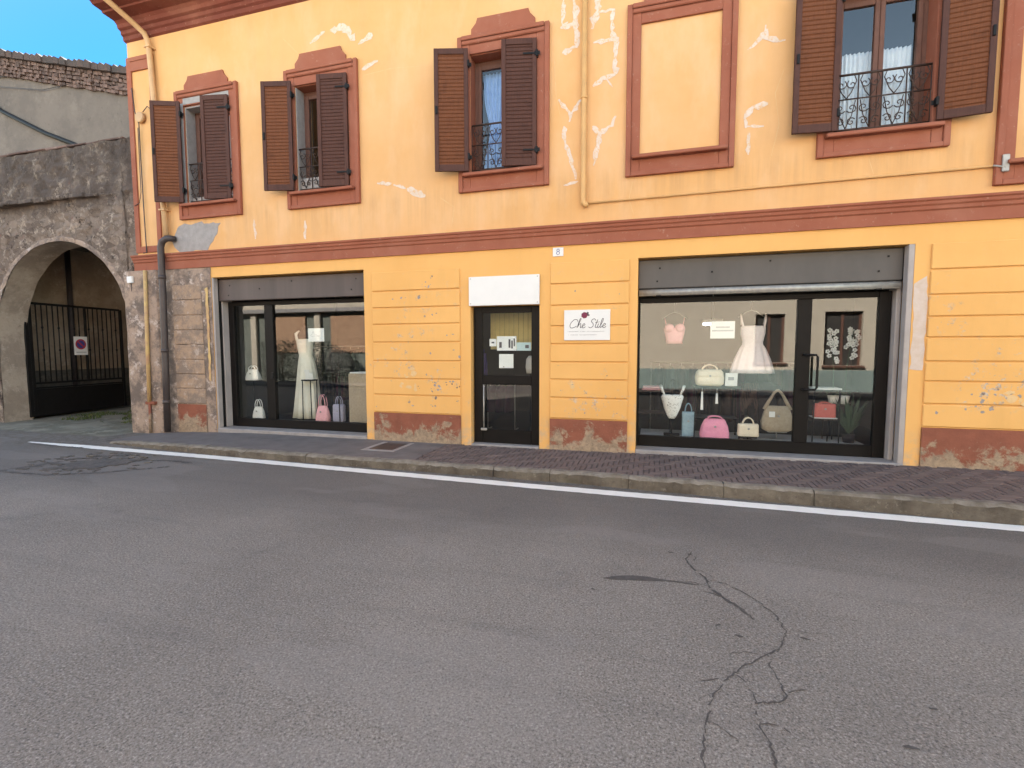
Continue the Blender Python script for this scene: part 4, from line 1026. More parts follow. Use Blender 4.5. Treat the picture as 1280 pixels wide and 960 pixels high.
u = .10 * .7; slabpts = [(-u - .012, 1.70 + u - .012), (-u + .012, 1.70 + u + .012), (u + .012, 1.70 - u + .012), (u - .012, 1.70 - u - .012)]
m.face([sign_pt(a, b, .011) for a, b in slabpts]); m.build('disc', [M['redsign'], M['bluesign']], ns)
m = MB(); xx = -.12
while xx < .12:
    slab(m, xx, xx + .018, 1.475, 1.505, .0062, .0075); xx += .026
m.build('caption', M['inklight'], ns)

g_ = thing('gable_building', 'grey rendered building with a tiled sloping top behind the arch wall', 'building', (-17, 6, -.12))
def gz(x): return 10.97 - .251 * (x + 17.1)
m = MB(); m.prism([(-30, -.3), (-9.9, -.3), (-9.9, gz(-9.9) - .75), (-30, gz(-30) - .75)], 5.7, 16, 'y')
for v in m.bm.verts: pass
m.build('wall', M['gable'], g_)
m = MB()
for row in range(5):
    x = -30.0
    while x < -9.95:
        b = min(x + random.uniform(.06, .20), -9.9); lo, hi = -.80 + .12 * row + random.uniform(-.02, .02), -.80 + .12 * row + random.uniform(.09, .125)
        y = 5.60 - .035 * row + random.uniform(-.03, .03); j = random.uniform(-.015, .015)
        m.prism([(x, gz(x) + lo + j), (b - .008, gz(b) + lo + j), (b - .008, gz(b) + hi + j), (x, gz(x) + hi + j)], y, 5.69, 'y'); x = b
m.build('brick_cornice', M['rubble'], g_)
m = MB(); x = -30.0
while x < -9.9:
    b = min(x + .30, -9.9)
    m.prism([(x, gz(x) - .195), (b - .008, gz(b) - .195), (b - .008, gz(b) + random.uniform(-.02, .03)), (x + .1, gz(x) + .03 + random.uniform(-.02, .03)), (x, gz(x) - .02)], 5.34 + random.uniform(-.04, .04), 16.2, 'y'); x += .30
m.build('roof', M['tile'], g_)
cb = thing('overhead_cable', 'thick black cable sloping down across the grey gable wall', 'cable', (-20, 5.6, 9))
# end points on the wall plane y=5.62
m = MB(); m.tube([(-24.6, 5.62, 11.15), (-23.75, 5.62, 10.55), (-21.5, 5.62, 9.48), (-19.3, 5.62, 8.62), (-17.6, 5.62, 8.2)], .075, 8); m.build('cable', M['black'], cb)
m = MB(); m.tube([(-24.6, 5.62, 11.6), (-21.5, 5.63, 11.0), (-19.5, 5.62, 11.0)], .012, 6); m.tube([(-24.6, 5.62, 11.9), (-21.5, 5.63, 11.55), (-20.3, 5.62, 11.3)], .012, 6); m.build('thin_wire', M['pipe_dark'], cb)

random.seed(4)
m = MB()
for i in range(2600):
    x = random.uniform(-14.0, -10.6); y = random.uniform(.75, 2.6)
    if noise.noise((x * 1.3, y * 1.5, 0)) < -.05: continue
    h = random.uniform(.03, .10); a = random.random() * 6.28; d = .012
    m.face([(x - d * math.cos(a), y - d * math.sin(a), -.118), (x + d * math.cos(a), y + d * math.sin(a), -.118), (x + random.uniform(-.04, .04), y + random.uniform(-.04, .04), -.118 + h)])
struct(m.build('grass', M['grass'], norm=False), 'stuff')

# ------------------------------------------------------------------ across the street (mirrored in the shop glass)
YO = -12.2
O_ = thing('beige_house', 'beige rendered house across the street, mirrored in the right shop window', 'building', (5, YO, 0))
oh = []
wins = [(3.75, 4.75, 1.05, 2.85), (6.05, 7.25, .95, 2.9), (9.2, 10.3, 1.0, 2.85), (-1.75, -.75, 1.0, 2.85), (-7.3, -4.45, 0, 3.5)]
wins += [(x, x + 1.0, 4.2, 5.9) for x in (-4.2, -.9, 2.2, 5.2, 8.2)]
wall_mesh(-8.5, 13.5, -.3, 7.6, YO - .35, YO, wins).build('wall', M['opp'], O_)
m = MB(); m.box(-8.5, -7.35, YO + .001, YO + .04, -.3, .78, .01); m.box(-4.40, 13.5, YO + .001, YO + .04, -.3, .78, .01); m.build('plinth', M['opp_plinth'], O_)
m = MB(); m.box(-8.7, 13.7, YO - 6, YO + .5, 7.6, 7.8, .03); m.build('roof', M['tile'], O_)
for k, (a, b, c, d) in enumerate(wins):
    if c < .5:
        m = MB(); m.box(a + .002, b - .002, YO - .30, YO - .24, 0, d - .002, .01); m.build('door', M['dark'], O_); continue
    m = MB(); m.box(a, a + .08, YO - .22, YO - .15, c, d); m.box(b - .08, b, YO - .22, YO - .15, c, d); m.box((a + b) / 2 - .04, (a + b) / 2 + .04, YO - .22, YO - .15, c, d)
    m.box(a - .08, b + .08, YO + .042, YO + .12, c - .08, c - .002, .01); f = m.build('window', M['woodframe'], O_)
    m = MB(); m.box(a, b, YO - .20, YO - .19, c, d); m.build('pane', M['dark'], f)
m = MB(); m.box(-8.4, 13.4, YO - 6, YO - 5.8, -.3, 7.5); m.build('back_wall', M['opp'], O_)
Q_ = thing('orange_brick_house', 'house with orange brick panels between piers, mirrored in the left shop window', 'building', (-17, YO - 1, 0))
m = MB(); m.box(-30, -8.6, YO - 5, YO - .9, -.3, 6.6, .02); m.build('wall', M['opp_grey'], Q_)
for a, b in ((-19.0, -17.0), (-15.5, -13.4), (-11.8, -9.8), (-23, -21)): m = MB(); m.box(a, b, YO - .899, YO - .82, 1.4, 3.25, .01); m.build('brick_panel', M['opp_brick'], Q_)
m = MB(); m.box(-30, -8.6, YO - .899, YO - .55, 3.42, 3.62, .02); m.build('cornice', M['cement'], Q_)
m = MB(); m.box(-30, -8.6, YO - .899, YO - .80, 3.63, 6.5, .02); m.build('upper_wall', M['opp'], Q_)
for x in (-20.2, -16.25, -12.6): m = MB(); m.box(x - .18, x + .18, YO - .899, YO - .75, .0, 3.41, .02); m.build('pier', M['opp'], Q_)

M['shrub'] = simple('dark_shrub_leaf', (.022, .032, .018), (.032, .044, .024), 8, .7, bump=0)
def shrub(x0, x1, zl, zr, label):
    xc = (x0 + x1) / 2; y = YO + .55
    t = thing('street_shrub', label, 'shrub', (xc, y, 0)); rg = random.Random(int(xc * 10))
    m = MB()
    for k in range(5): xx = xc + rg.uniform(-.2, .2); m.tube([(xx, y, 0), (xx + rg.uniform(-.3, .3), y + rg.uniform(-.1, .1), zl * .7)], [.03, .012], 6)
    m.build('stem', M['woodrail'], t)
    m = MB()
    for k in range(2600):
        x = rg.uniform(x0, x1); u = (x - x0) / (x1 - x0); top = (zl + (zr - zl) * u) * (1 + .12 * noise.noise((x * 3, 1, 2))); z = rg.uniform(.1, top); yy = y + rg.uniform(-.35, .35)
        a = rg.random() * 6.28; b = rg.uniform(-.8, .8); d = Vector((math.cos(a), math.sin(a) * .7, b)) * rg.uniform(.06, .13); q = Vector((-math.sin(a), math.cos(a), .3)) * .035; c = Vector((x, yy, z))
        m.face([c, c + d * .5 + q, c + d, c + d * .5 - q])
    m.build('foliage', M['shrub'], t, norm=False)
shrub(-18.4, -16.4, 2.0, 1.95, 'dark flat topped shrub across the street, mirrored left of the ivory gown')
shrub(-15.4, -13.2, 2.15, 1.3, 'dark sloping shrub across the street, mirrored right of the ivory gown')

# ------------------------------------------------------------------ shop window display
def handbag(label, x, y, z, wd, h, d, mat, style='box', hh=.12, lab='handbag', tag_=False, group=None):
    t = thing('handbag', label, 'handbag', (x, y, z), group)
    m = MB(); p = 4.5 if style == 'box' else 3
    if style == 'duffel': rings = [(z, wd * .40, d * .40, x, y, 0, 1, 4), (z + h * .12, wd * .48, d * .5, x, y, 0, 1, 4), (z + h * .5, wd * .5, d * .52, x, y, .02, 11, 3.5), (z + h * .85, wd * .46, d * .42, x, y, .025, 11, 3.5), (z + h, wd * .38, d * .16, x, y, 0, 1, 3)]
    elif style == 'trap': rings = [(z, wd * .48, d * .48, x, y, 0, 1, 4), (z + h * .06, wd * .5, d * .5, x, y, 0, 1, 4), (z + h * .25, wd * .5, d * .5, x, y, .02, 13, 3.6), (z + h * .6, wd * .45, d * .40, x, y, .03, 13, 3), (z + h * .9, wd * .36, d * .22, x, y, .03, 13, 3), (z + h, wd * .30, d * .12, x, y, .02, 9, 3)]
    elif style == 'hobo': rings = [(z, wd * .36, d * .36, x, y, 0, 1, 3.5), (z + h * .08, wd * .47, d * .48, x, y, .01, 9, 3.5), (z + h * .35, wd * .5, d * .5, x, y, .02, 11, 3), (z + h * .75, wd * .42, d * .36, x, y, .02, 11, 3), (z + h, wd * .33, d * .12, x, y, .02, 9, 3)]
    else: rings = [(z, wd * .47, d * .45, x, y, 0, 1, 6), (z + h * .05, wd * .5, d * .5, x, y, 0, 1, 6), (z + h * .9, wd * .49, d * .46, x, y, .006, 6, 5), (z + h, wd * .46, d * .30, x, y, 0, 1, 5)]
    m.loft(rings, 36); m.build('body', mat, t)
    m = MB()
    if style == 'hobo':
        for s_ in (-1, 1): m.tube([(x + s_ * wd * .40, y, z + h * .85), (x + s_ * wd * .30, y, z + h * 1.1), (x + s_ * wd * .12, y, z + h + hh * .8), (x, y, z + h + hh)], [.03, .026, .02, .018], 8)
    else:
        for dy in (-d * .22, d * .22): m.tube([(x + wd * .26 * math.cos(R(a)), y + dy, z + h - .01 + hh * math.sin(R(a))) for a in range(0, 181, 15)], .008, 8)
    m.build('handle', mat, t)
    m = MB(); m.tube([(x, y - d * .50, z + h * .62), (x, y - d * .56, z + h * .62)], .016, 10); m.build('clasp', M['bar'], t)
    if style in ('box', 'duffel'):
        m = MB(); m.box(x - wd * .40, x + wd * .40, y - d * .545, y - d * .50, z + h * .60, z + h * .90, .008); m.build('flap', mat, t)
    if tag_:
        m = MB(); m.box(x - wd * .30, x - wd * .12, y - d * .56, y - d * .55, z + h * .58, z + h * .80); m.build('price_tag', M['paper'], t)
    return t
def hanger(t, x, y, zh, wd, ztop, mat):
    m = MB(); m.tube([(x + .025, y, ztop - .05), (x + .03, y, ztop - .015), (x + .012, y, ztop), (x - .008, y, ztop - .02), (x, y, ztop - .06), (x, y, zh + .07)], .004, 6)
    m.tube([(x - wd / 2, y, zh - .03), (x - wd * .2, y, zh + .05), (x, y, zh + .075), (x + wd * .2, y, zh + .05), (x + wd / 2, y, zh - .03)], .007, 8); m.build('hanger', mat, t)
def table(label, x, y, z0, zt, wd, d, mat_top, mat_leg, name='display_table', cat='display stand', shelf=None, group=None):
    t = thing(name, label, cat, (x, y, z0), group)
    m = MB(); m.box(x - wd / 2, x + wd / 2, y - d / 2, y + d / 2, zt - .025, zt, .005); m.build('top', mat_top, t)
    for sx in (-1, 1):
        for sy_ in (-1, 1):
            m = MB(); px, py = x + sx * (wd / 2 - .02), y + sy_ * (d / 2 - .02); m.tube([(px, py, zt - .026), (px + sx * .01, py, z0)], .010, 8); m.build('leg', mat_leg, t)
    if shelf:
        m = MB(); m.box(x - wd / 2 + .03, x + wd / 2 - .03, y - d / 2 + .03, y + d / 2 - .03, shelf - .015, shelf, .004); m.build('shelf', mat_top, t)
    return t
PZ = .19
pf = thing('display_platform', 'grey low display platform inside the right shop window', 'display platform', (1.3, .8, .03))
m = MB(); m.box(-.15, 2.95, .42, 1.25, .035, PZ, .008); m.build('deck', M['floor_in'], pf)
pf = thing('display_platform', 'dark low display platform inside the left shop window', 'display platform', (-6.2, .8, .03))
m = MB(); m.box(-7.97, -4.75, .42, 1.25, .035, PZ - .02, .008); m.build('deck', M['cloth_black'], pf)

# right window
t = thing('crop_top', 'pale pink strappy crop top hanging high in the right shop window', 'top', (.34, .72, 1.62))
m = MB(); m.loft([(1.635, .118, .055, .34, .72, .03, 11, 2.4), (1.70, .125, .06, .34, .72, .03, 11, 2.4), (1.80, .148, .075, .34, .72, .02, 9, 2.4), (1.87, .160, .075, .34, .72, .0, 9, 2.4), (1.885, .150, .060, .34, .72, 0, 9, 2.4)], 40)
for s_ in (-1, 1): m.ball((.34 + s_ * .078, .675, 1.875), .078, 1, .75, .92, 2)
m.build('bodice', M['palepink'], t)
m = MB()
for s_ in (-1, 1): m.tube([(.34 + s_ * .115, .66, 1.92), (.34 + s_ * .14, .69, 2.00), (.34 + s_ * .145, .73, 2.04), (.34 + s_ * .13, .76, 1.88)], .006, 6)
m.build('strap', M['palepink'], t); hanger(t, .34, .73, 2.05, .38, 2.30, M['bar'])
t = thing('white_dress', 'short pale blush summer dress with wide straps hanging in the right shop window', 'dress', (1.47, .75, 1.18))
dx, dy = 1.47, .76
m = MB(); m.loft([(1.185, .285, .13, dx, dy, .12, 11, 2.2), (1.26, .27, .125, dx, dy, .115, 11, 2.2), (1.40, .235, .11, dx, dy, .09, 11, 2.2), (1.54, .185, .085, dx, dy, .05, 11, 2.2), (1.62, .145, .07, dx, dy, .015, 13, 2.2), (1.66, .143, .07, dx, dy, 0, 13, 2.2), (1.78, .17, .085, dx, dy, .012, 15, 2.3), (1.88, .172, .08, dx, dy, .01, 15, 2.3), (1.90, .155, .06, dx, dy, 0, 15, 2.3)], 52); m.build('gown_body', M['blush'], t)
m = MB()
for s_ in (-1, 1):
    m.tube([(dx + s_ * .14, dy - .05, 1.87), (dx + s_ * .165, dy - .03, 1.98), (dx + s_ * .17, dy, 2.07), (dx + s_ * .155, dy + .04, 1.92)], .016, 6)
m.build('strap', M['blush'], t)
m = MB()
for k in range(6): m.ball((dx, dy - .088 + .0 * k, 1.67 + .038 * k), .009, 1, .6, 1, 1)
m.build('button', M['petal'], t); hanger(t, dx - .03, dy, 2.06, .36, 2.31, M['bar'])
def stand_body():
    t = thing('bodysuit', 'white floral bodysuit on a small black bust stand low in the right shop window', 'bodysuit', (.33, .72, PZ))
    x, y = .33, .72
    m = MB(); m.loft([(.455, .045, .03, x, y, 0, 9, 2.5), (.50, .075, .045, x, y, 0, 9, 2.5), (.62, .125, .07, x, y, 0, 9, 2.4), (.72, .150, .08, x, y, 0, 9, 2.4), (.80, .172, .085, x, y, 0, 9, 2.4), (.835, .15, .06, x, y, 0, 9, 2.4)], 32); m.build('fabric', M['floral'], t)
    m = MB()
    for s_ in (-1, 1): m.tube([(x + s_ * .11, y - .03, .82), (x + s_ * .155, y - .02, .91), (x + s_ * .175, y + .02, .965), (x + s_ * .15, y + .05, .86)], [.012, .02, .026, .012], 6)
    m.build('strap', M['floral'], t)
    m = MB(); m.tube([(x, y, .456), (x, y, PZ + .02)], .013, 8); m.box(x - .12, x + .12, y - .09, y + .09, PZ + .001, PZ + .02, .006); m.tube([(x, y, .836), (x, y, 1.03)], .03, 8); m.ball((x, y, 1.05), .04, 1, 1, 1, 1); m.build('bust_stand', M['black'], t)
stand_body()
table('black metal display stand carrying the cream duffel bag in the right shop window', .98, .80, PZ, .985, .66, .40, M['black'], M['black'], shelf=.50)
handbag('cream leather duffel bag on top of the black stand in the right shop window', .87, .72, .986, .42, .25, .20, M['cream'], 'duffel', .08)
t = thing('price_card', 'small white price card beside the cream duffel bag', 'card', (1.18, .68, .986))
m = MB(); m.box(1.09, 1.26, .675, .68, .99, 1.19, 0, Matrix.Rotation(R(8), 4, 'X'), (0, .68, .99)); m.build('card', M['paper'], t)
m = MB(); m.box(1.13, 1.21, .671, .6745, 1.08, 1.13, 0, Matrix.Rotation(R(8), 4, 'X'), (0, .68, .99)); m.build('print', M['inklight'], t)
handbag('upright grey blue tote bag on the platform left of the pink bag', .575, .72, PZ, .19, .38, .10, M['bluebag'], 'box', .14)
handbag('bright pink handbag on the platform of the right shop window', .95, .62, PZ, .42, .30, .18, M['pink'], 'trap', .05)
handbag('small cream handbag right of the pink bag on the platform', 1.42, .62, PZ + .05, .29, .19, .12, M['cream'], 'box', .10)
t = thing('bag_riser', 'small black riser under the little cream handbag', 'display stand', (1.42, .62, PZ))
m = MB(); m.box(1.30, 1.54, .55, .69, PZ + .032, PZ + .049, .004); m.tube([(1.42, .62, PZ + .032), (1.42, .62, PZ + .008)], .012, 8); m.box(1.36, 1.48, .57, .67, PZ + .001, PZ + .008, .002); m.build('base', M['black'], t)
handbag('large beige hobo bag with white tag on a little stand near the door mullion', 1.83, .72, PZ + .13, .44, .38, .20, M['beige'], 'hobo', .24, tag_=True)
t = thing('bag_stand', 'slim metal stand under the large beige hobo bag', 'display stand', (1.83, .72, PZ))
m = MB(); m.box(1.70, 1.96, .66, .78, PZ + .115, PZ + .129, .004); m.tube([(1.83, .72, PZ + .115), (1.83, .72, PZ + .01)], .010, 8); m.box(1.74, 1.92, .66, .78, PZ + .001, PZ + .01, .003); m.build('base', M['bar'], t)
table('small white topped table behind the glass door with a coral purse on its shelf', 2.46, .80, PZ, .985, .36, .32, M['white'], M['black'], shelf=.55)
handbag('coral red purse on the lower shelf of the small white table', 2.455, .74, .551, .29, .20, .10, M['redpurse'], 'box', .03)
t = thing('folded_knitwear', 'folded dusty pink knitwear on the dark shelf at left of the right window', 'clothes', (.0, 1.1, .87))
m = MB(); m.box(-.14, .16, 1.0, 1.3, .872, .90, .012); m.box(-.13, .15, 1.01, 1.29, .902, .935, .014); m.build('fold', M['palepink'], t)
table('dark low shelf unit at the left side of the right shop window', .02, 1.18, .035, .87, .62, .44, M['cloth_brown'], M['black'], 'shelf_unit', 'shelf', .5)
t = thing('belt_display', 'dark bundle of beaded belts hanging from the black stand', 'belts', (1.42, .85, .50)); random.seed(9)
m = MB(); m.tube([(1.34, .86, 1.03), (1.60, .86, 1.03)], .009, 6); m.tube([(1.60, .86, 1.03), (1.60, .86, PZ)], .009, 6); m.build('rail', M['black'], t)
m = MB()
for k in range(9):
    xx = 1.36 + .026 * k
    m.tube([(xx + .012 * math.sin(j * .9 + k), .85 + .01 * math.cos(j + k), 1.03 - .05 * j) for j in range(random.randint(7, 11))], [random.uniform(.008, .02) for j in range(11)][:1] * 1 if False else .011, 6)
m.build('strand', M['cloth_brown'], t)
t = thing('notice', 'white paper notice stuck inside the right shop window glass', 'notice', (.99, .35, 1.7))
m = MB(); m.box(.825, 1.155, YF + .016, YF + .019, 1.705, 1.955); m.build('sheet', M['paper'], t)
m = MB(); random.seed(11)
for zc, a, b in ((1.868, .90, 1.08), (1.818, .85, 1.13)):
    x = a
    while x < b: m.box(x, x + .010, YF + .0145, YF + .0157, zc - .011, zc + .011); x += .0145
m.build('print', M['inklight'], t)
for (cx_, cy_, an, lb) in [(.10, .52, .2, 'flat grey price slip lying at the left end of the right platform'), (.40, .50, -.1, 'flat pale price slip in front of the bodysuit stand'), (1.66, .50, .3, 'flat pale price slip between the small cream bag and the hobo bag'), (2.36, .50, -.2, 'flat pale leaflet under the small white table')]:
    t = thing('price_slip', lb, 'card', (cx_, cy_, PZ)); m = MB(); m.box(cx_ - .09, cx_ + .09, cy_ - .05, cy_ + .05, PZ + .001, PZ + .004, 0, an, (cx_, cy_, 0)); m.build('slip', M['paper'], t)
for (cx_, z0_, z1_, lb) in [(.76, .62, .90, 'long white ribbon hanging under the black stand top'), (.97, .72, .88, 'short white tag hanging under the black stand top')]:
    t = thing('hanging_tag', lb, 'tag', (cx_, .62, z0_)); m = MB(); m.prism([(cx_ - .012, z1_), (cx_ + .012, z1_), (cx_ + .02, z0_), (cx_ - .02, z0_)], .60, .604, 'y'); m.build('tag', M['paper'], t); m = MB(); m.tube([(cx_, .602, z1_), (cx_, .602, .957)], .002, 5); m.build('string', M['paper'], t)
t = thing('dark_jacket', 'black jacket hanging behind the cream duffel bag in the right window', 'jacket', (1.75, 1.15, .4))
m = MB(); m.loft([(.42, .20, .10, 1.72, 1.15, .05, 9, 2.2), (.75, .19, .10, 1.72, 1.15, .05, 9, 2.2), (.98, .20, .09, 1.72, 1.15, .02, 7, 2.4), (1.03, .08, .04, 1.72, 1.15, 0, 7, 2)], 30); m.build('body', M['cloth_black'], t)
m = MB()
for s_ in (-1, 1): m.tube([(1.72 + s_ * .18, 1.15, .96), (1.72 + s_ * .26, 1.13, .75), (1.72 + s_ * .27, 1.11, .50)], [.06, .055, .045], 8)
m.build('sleeve', M['cloth_black'], t)
# orchids
def orchid(label, x, y, z0, zt, lean, group):
    t = thing('potted_orchid', label, 'plant', (x, y, z0), group)
    m = MB(); m.loft([(z0, .05, .05, x, y, 0, 1, 2), (z0 + .12, .075, .075, x, y, 0, 1, 2), (z0 + .125, .06, .06, x, y, 0, 1, 2)], 20); m.build('pot', M['whitebag'], t)
    m = MB(); top = (x + lean, y - .02, zt)
    m.tube([(x, y, z0 + .1), (x + lean * .2, y, z0 + (zt - z0) * .5), (x + lean * .7, y - .01, z0 + (zt - z0) * .85), top], .007, 6); m.build('stem', M['leaf'], t)
    m = MB()
    for k in range(9):
        a = k * 2.4; L = random.uniform(.2, .36); wd = .028
        P = [Vector((x, y, z0 + .12)) + Vector((math.cos(a) * L * u, math.sin(a) * L * u * .6, .30 * u - .28 * u * u)) for u in (0, .35, .7, 1)]
        s_ = Vector((-math.sin(a), math.cos(a), 0))
        for i in range(3):
            w0, w1 = [0.4, 1, .8, .05][i] * wd, [0.4, 1, .8, .05][i + 1] * wd
            m.face([P[i] - s_ * w0, P[i] + s_ * w0, P[i + 1] + s_ * w1, P[i + 1] - s_ * w1])
    m.build('leaves', M['leaf'], t, norm=False)
    m = MB()
    for k in range(24):
        u = random.uniform(.55, 1.04); c = Vector((x + lean * u + random.uniform(-.07, .07), y - .03 + random.uniform(-.04, .04), z0 + (zt - z0) * (.12 + .88 * u) + random.uniform(-.05, .03)))
        for j in range(5):
            a = j * 1.2566 + k; d = Vector((math.cos(a), -.25, math.sin(a))) * .020
            m.ball(c + d, .016, 1, .35, 1, 1)
    m.build('blossom', M['petal'], t)
random.seed(6)
table('tall narrow black plant stand behind the glass door', 2.67, .86, PZ, .74, .34, .26, M['black'], M['black'], 'plant_stand', 'stand')
orchid('white orchid leaning left behind the glass shop door', 2.60, .86, .742, 1.80, -.06, 'white orchids behind the glass door')
orchid('white orchid leaning right behind the glass shop door', 2.74, .86, .742, 1.82, .08, 'white orchids behind the glass door')
t = thing('leafy_houseplant', 'dark green leafy plant on the floor behind the glass door', 'plant', (2.78, .72, PZ))
m = MB()
for k in range(70):
    a = random.random() * 6.28; L = random.uniform(.18, .62); bx_ = 2.78; P0 = Vector((bx_, .74, PZ + .12)); d = Vector((math.cos(a) * .25, math.sin(a) * .2, 1)).normalized()
    tip = P0 + d * L + Vector((math.cos(a) * .10, math.sin(a) * .08, -.02)); mid = P0.lerp(tip, .6) + Vector((0, 0, .03)); s_ = Vector((-math.sin(a), math.cos(a), .2)) * .022
    m.face([P0, mid - s_, tip, mid + s_])
m.build('leaves', M['leaf'], t, norm=False)
m = MB(); m.loft([(PZ + .001, .07, .07, 2.78, .74, 0, 1, 2), (PZ + .13, .09, .09, 2.78, .74, 0, 1, 2)], 20); m.build('pot', M['cloth_black'], t)
# lit tube and dark clothes racks inside
LX, LZ = .94, 2.02
t = thing('ceiling_light', 'short lit tube lamp hanging deep inside the shop behind the paper notice', 'lamp', (LX, 2.6, LZ))
m = MB(); m.box(LX - .02, LX + .34, 2.55, 2.65, LZ + .03, LZ + .09, .01); m.tube([(LX + .16, 2.6, LZ + .09), (LX + .16, 2.6, 3.0)], .006, 6); m.build('housing', M['white'], t)
m = MB(); m.tube([(LX, 2.6, LZ), (LX + .32, 2.6, LZ)], .018, 10); m.build('tube', M['lamp'], t)
def garment(mat, x, y, z0, z1, wd, name, label, cat, group):
    t = thing(name, label, cat, (x, y, z0), group)
    m = MB(); c = random.uniform(.7, 1.3)
    m.loft([(z0, wd * 1.05, .26, x, y, .06, 9, 2.2), (z0 + (z1 - z0) * .5, wd * .95, .23, x, y, .05, 9, 2.2), (z1 - .10, wd * .9, .21, x, y, .03, 7, 2.4), (z1 - .03, wd * .7, .13, x, y, 0, 7, 2.4), (z1, wd * .3, .04, x, y, 0, 7, 2)], 30); m.build('cloth', mat, t)
    m = MB(); m.tube([(x, y, z1 - .01), (x, y, z1 + .05), (x, y + .02, z1 + .07)], .004, 6); m.build('hook', M['bar'], t)
def rack(label, x0, x1, y, zt):
    t = thing('clothes_rail', label, 'clothes rail', ((x0 + x1) / 2, y, .035))
    m = MB(); m.tube([(x0, y, zt), (x1, y, zt)], .013, 8); m.build('rail', M['bar'], t)
    for x in (x0, x1):
        m = MB(); m.tube([(x, y, zt + .0), (x, y, .05)], .013, 8); m.tube([(x, y - .22, .05), (x, y + .22, .05)], .013, 8); m.build('leg', M['bar'], t)
rack('chrome clothes rail of dark garments behind the left shop window', -7.5, -5.3, 1.75, 1.62)
GC = [('cloth_plum', 'dark plum garment'), ('cloth_black', 'black garment'), ('cloth_green', 'dark green garment'), ('cloth_brown', 'dark brown garment')]
for k in range(11):
    mt, nm = GC[(k * 3 + k // 4) % 4] if k else GC[2]
    garment(M[mt], -7.35 + .19 * k, 1.75, .55 + .1 * math.sin(k * 2.1), 1.56, .075, 'hanging_garment', f'{nm} hanging on the rail in the left shop', 'garment', 'dark garments on the left shop rail')
rack('chrome clothes rail of dark garments at the back of the right shop', .0, 2.6, 2.3, 1.3)
for k in range(12):
    mt, nm = GC[(k * 5 + 1) % 4]
    garment(M[mt], .15 + .2 * k, 2.3, .3 + .08 * math.sin(k * 1.7), 1.24, .08, 'hanging_garment', f'{nm} hanging on the rail in the right shop', 'garment', 'dark garments on the right shop rail')

# left window
t = thing('evening_gown', 'long ivory evening gown on a mannequin in the left shop window', 'dress', (-6.56, .78, PZ))
gx, gy = -6.57, .80
m = MB(); m.loft([(.20, .30, .20, gx, gy, .10, 11, 2.1), (.42, .265, .19, gx, gy, .09, 11, 2.1), (.8, .225, .17, gx + .01, gy, .07, 11, 2.1), (1.1, .195, .15, gx + .01, gy, .04, 11, 2.1), (1.30, .165, .125, gx, gy, .02, 11, 2.2), (1.44, .130, .10, gx - .01, gy, 0, 11, 2.2), (1.58, .155, .115, gx - .02, gy, 0, 11, 2.2), (1.70, .17, .12, gx - .02, gy, 0, 11, 2.2), (1.76, .15, .09, gx - .02, gy, 0, 11, 2.2)], 56); m.build('skirt', M['gown'], t)
m = MB(); m.tube([(gx - .16, gy - .04, 1.72), (gx - .19, gy - .02, 1.86), (gx - .16, gy + .02, 1.92)], [.035, .045, .02], 8); m.tube([(gx + .12, gy - .04, 1.72), (gx + .15, gy - .01, 1.85), (gx + .12, gy + .03, 1.9)], .018, 8); m.build('strap', M['gown'], t)
m = MB(); m.loft([(1.74, .14, .08, gx - .02, gy, 0, 1, 2.2), (1.84, .17, .075, gx - .02, gy, 0, 1, 2.2), (1.90, .12, .06, gx - .02, gy, 0, 1, 2), (1.94, .05, .05, gx - .02, gy, 0, 1, 2), (2.02, .045, .045, gx - .02, gy, 0, 1, 2)], 24); m.build('mannequin_torso', M['cloth_black'], t)
m = MB(); m.tube([(-7.80, .72, 0.93), (-7.80, .72, PZ)], .012, 8); m.box(-7.92, -7.68, .62, .82, .915, .93, .004); m.box(-7.90, -7.70, .64, .80, .171, .185, .004)
tag(m.build('bag_pedestal', M['black']), 'tall thin black pedestal under the white bag at the left edge of the left window', 'display stand')
handbag('white soft handbag on the tall pedestal in the left shop window', -7.80, .72, .931, .32, .22, .16, M['whitebag'], 'trap', .08)
handbag('small white handbag with round handle on the left window platform', -7.58, .60, .172, .26, .24, .12, M['whitebag'], 'trap', .15)
table('slim black stand with price cards beside the ivory gown', -6.40, .66, .171, .97, .22, .22, M['black'], M['black'])
for px_, ang in ((-6.42, 10), (-6.33, -8)):
    t = thing('price_card', 'white price card propped on the slim black stand, ' + ('nearest the gown' if px_ < -6.4 else 'smaller of the pair'), 'card', (px_, .64, .971)); k = 1.0 if px_ < -6.4 else .7
    m = MB(); m.box(px_ - .055 * k, px_ + .055 * k, .638, .642, .973, .973 + .19 * k, 0, Matrix.Rotation(R(10), 4, 'X'), (0, .64, .973)); m.build('card', M['paper'], t)
table('black stand with thin top near the pink bag in the left window', -5.86, .72, .171, 1.12, .34, .26, M['black'], M['black'])
t = thing('fur_stole', 'shaggy black fur stole on a form in the left shop window', 'stole', (-5.98, 1.02, .2)); random.seed(12)
m = MB(); m.tube([(-5.98, 1.02, 1.05), (-5.98, 1.02, .19)], .02, 8); m.box(-6.1, -5.86, .92, 1.12, .171, .19, .004); m.build('form_stand', M['black'], t)
m = MB(); m.loft([(1.03, .30, .17, -5.96, 1.02, 0, 1, 2.2), (1.3, .31, .18, -5.96, 1.02, 0, 1, 2.2), (1.5, .24, .14, -6.0, 1.02, 0, 1, 2), (1.6, .10, .08, -6.03, 1.02, 0, 1, 2)], 26)
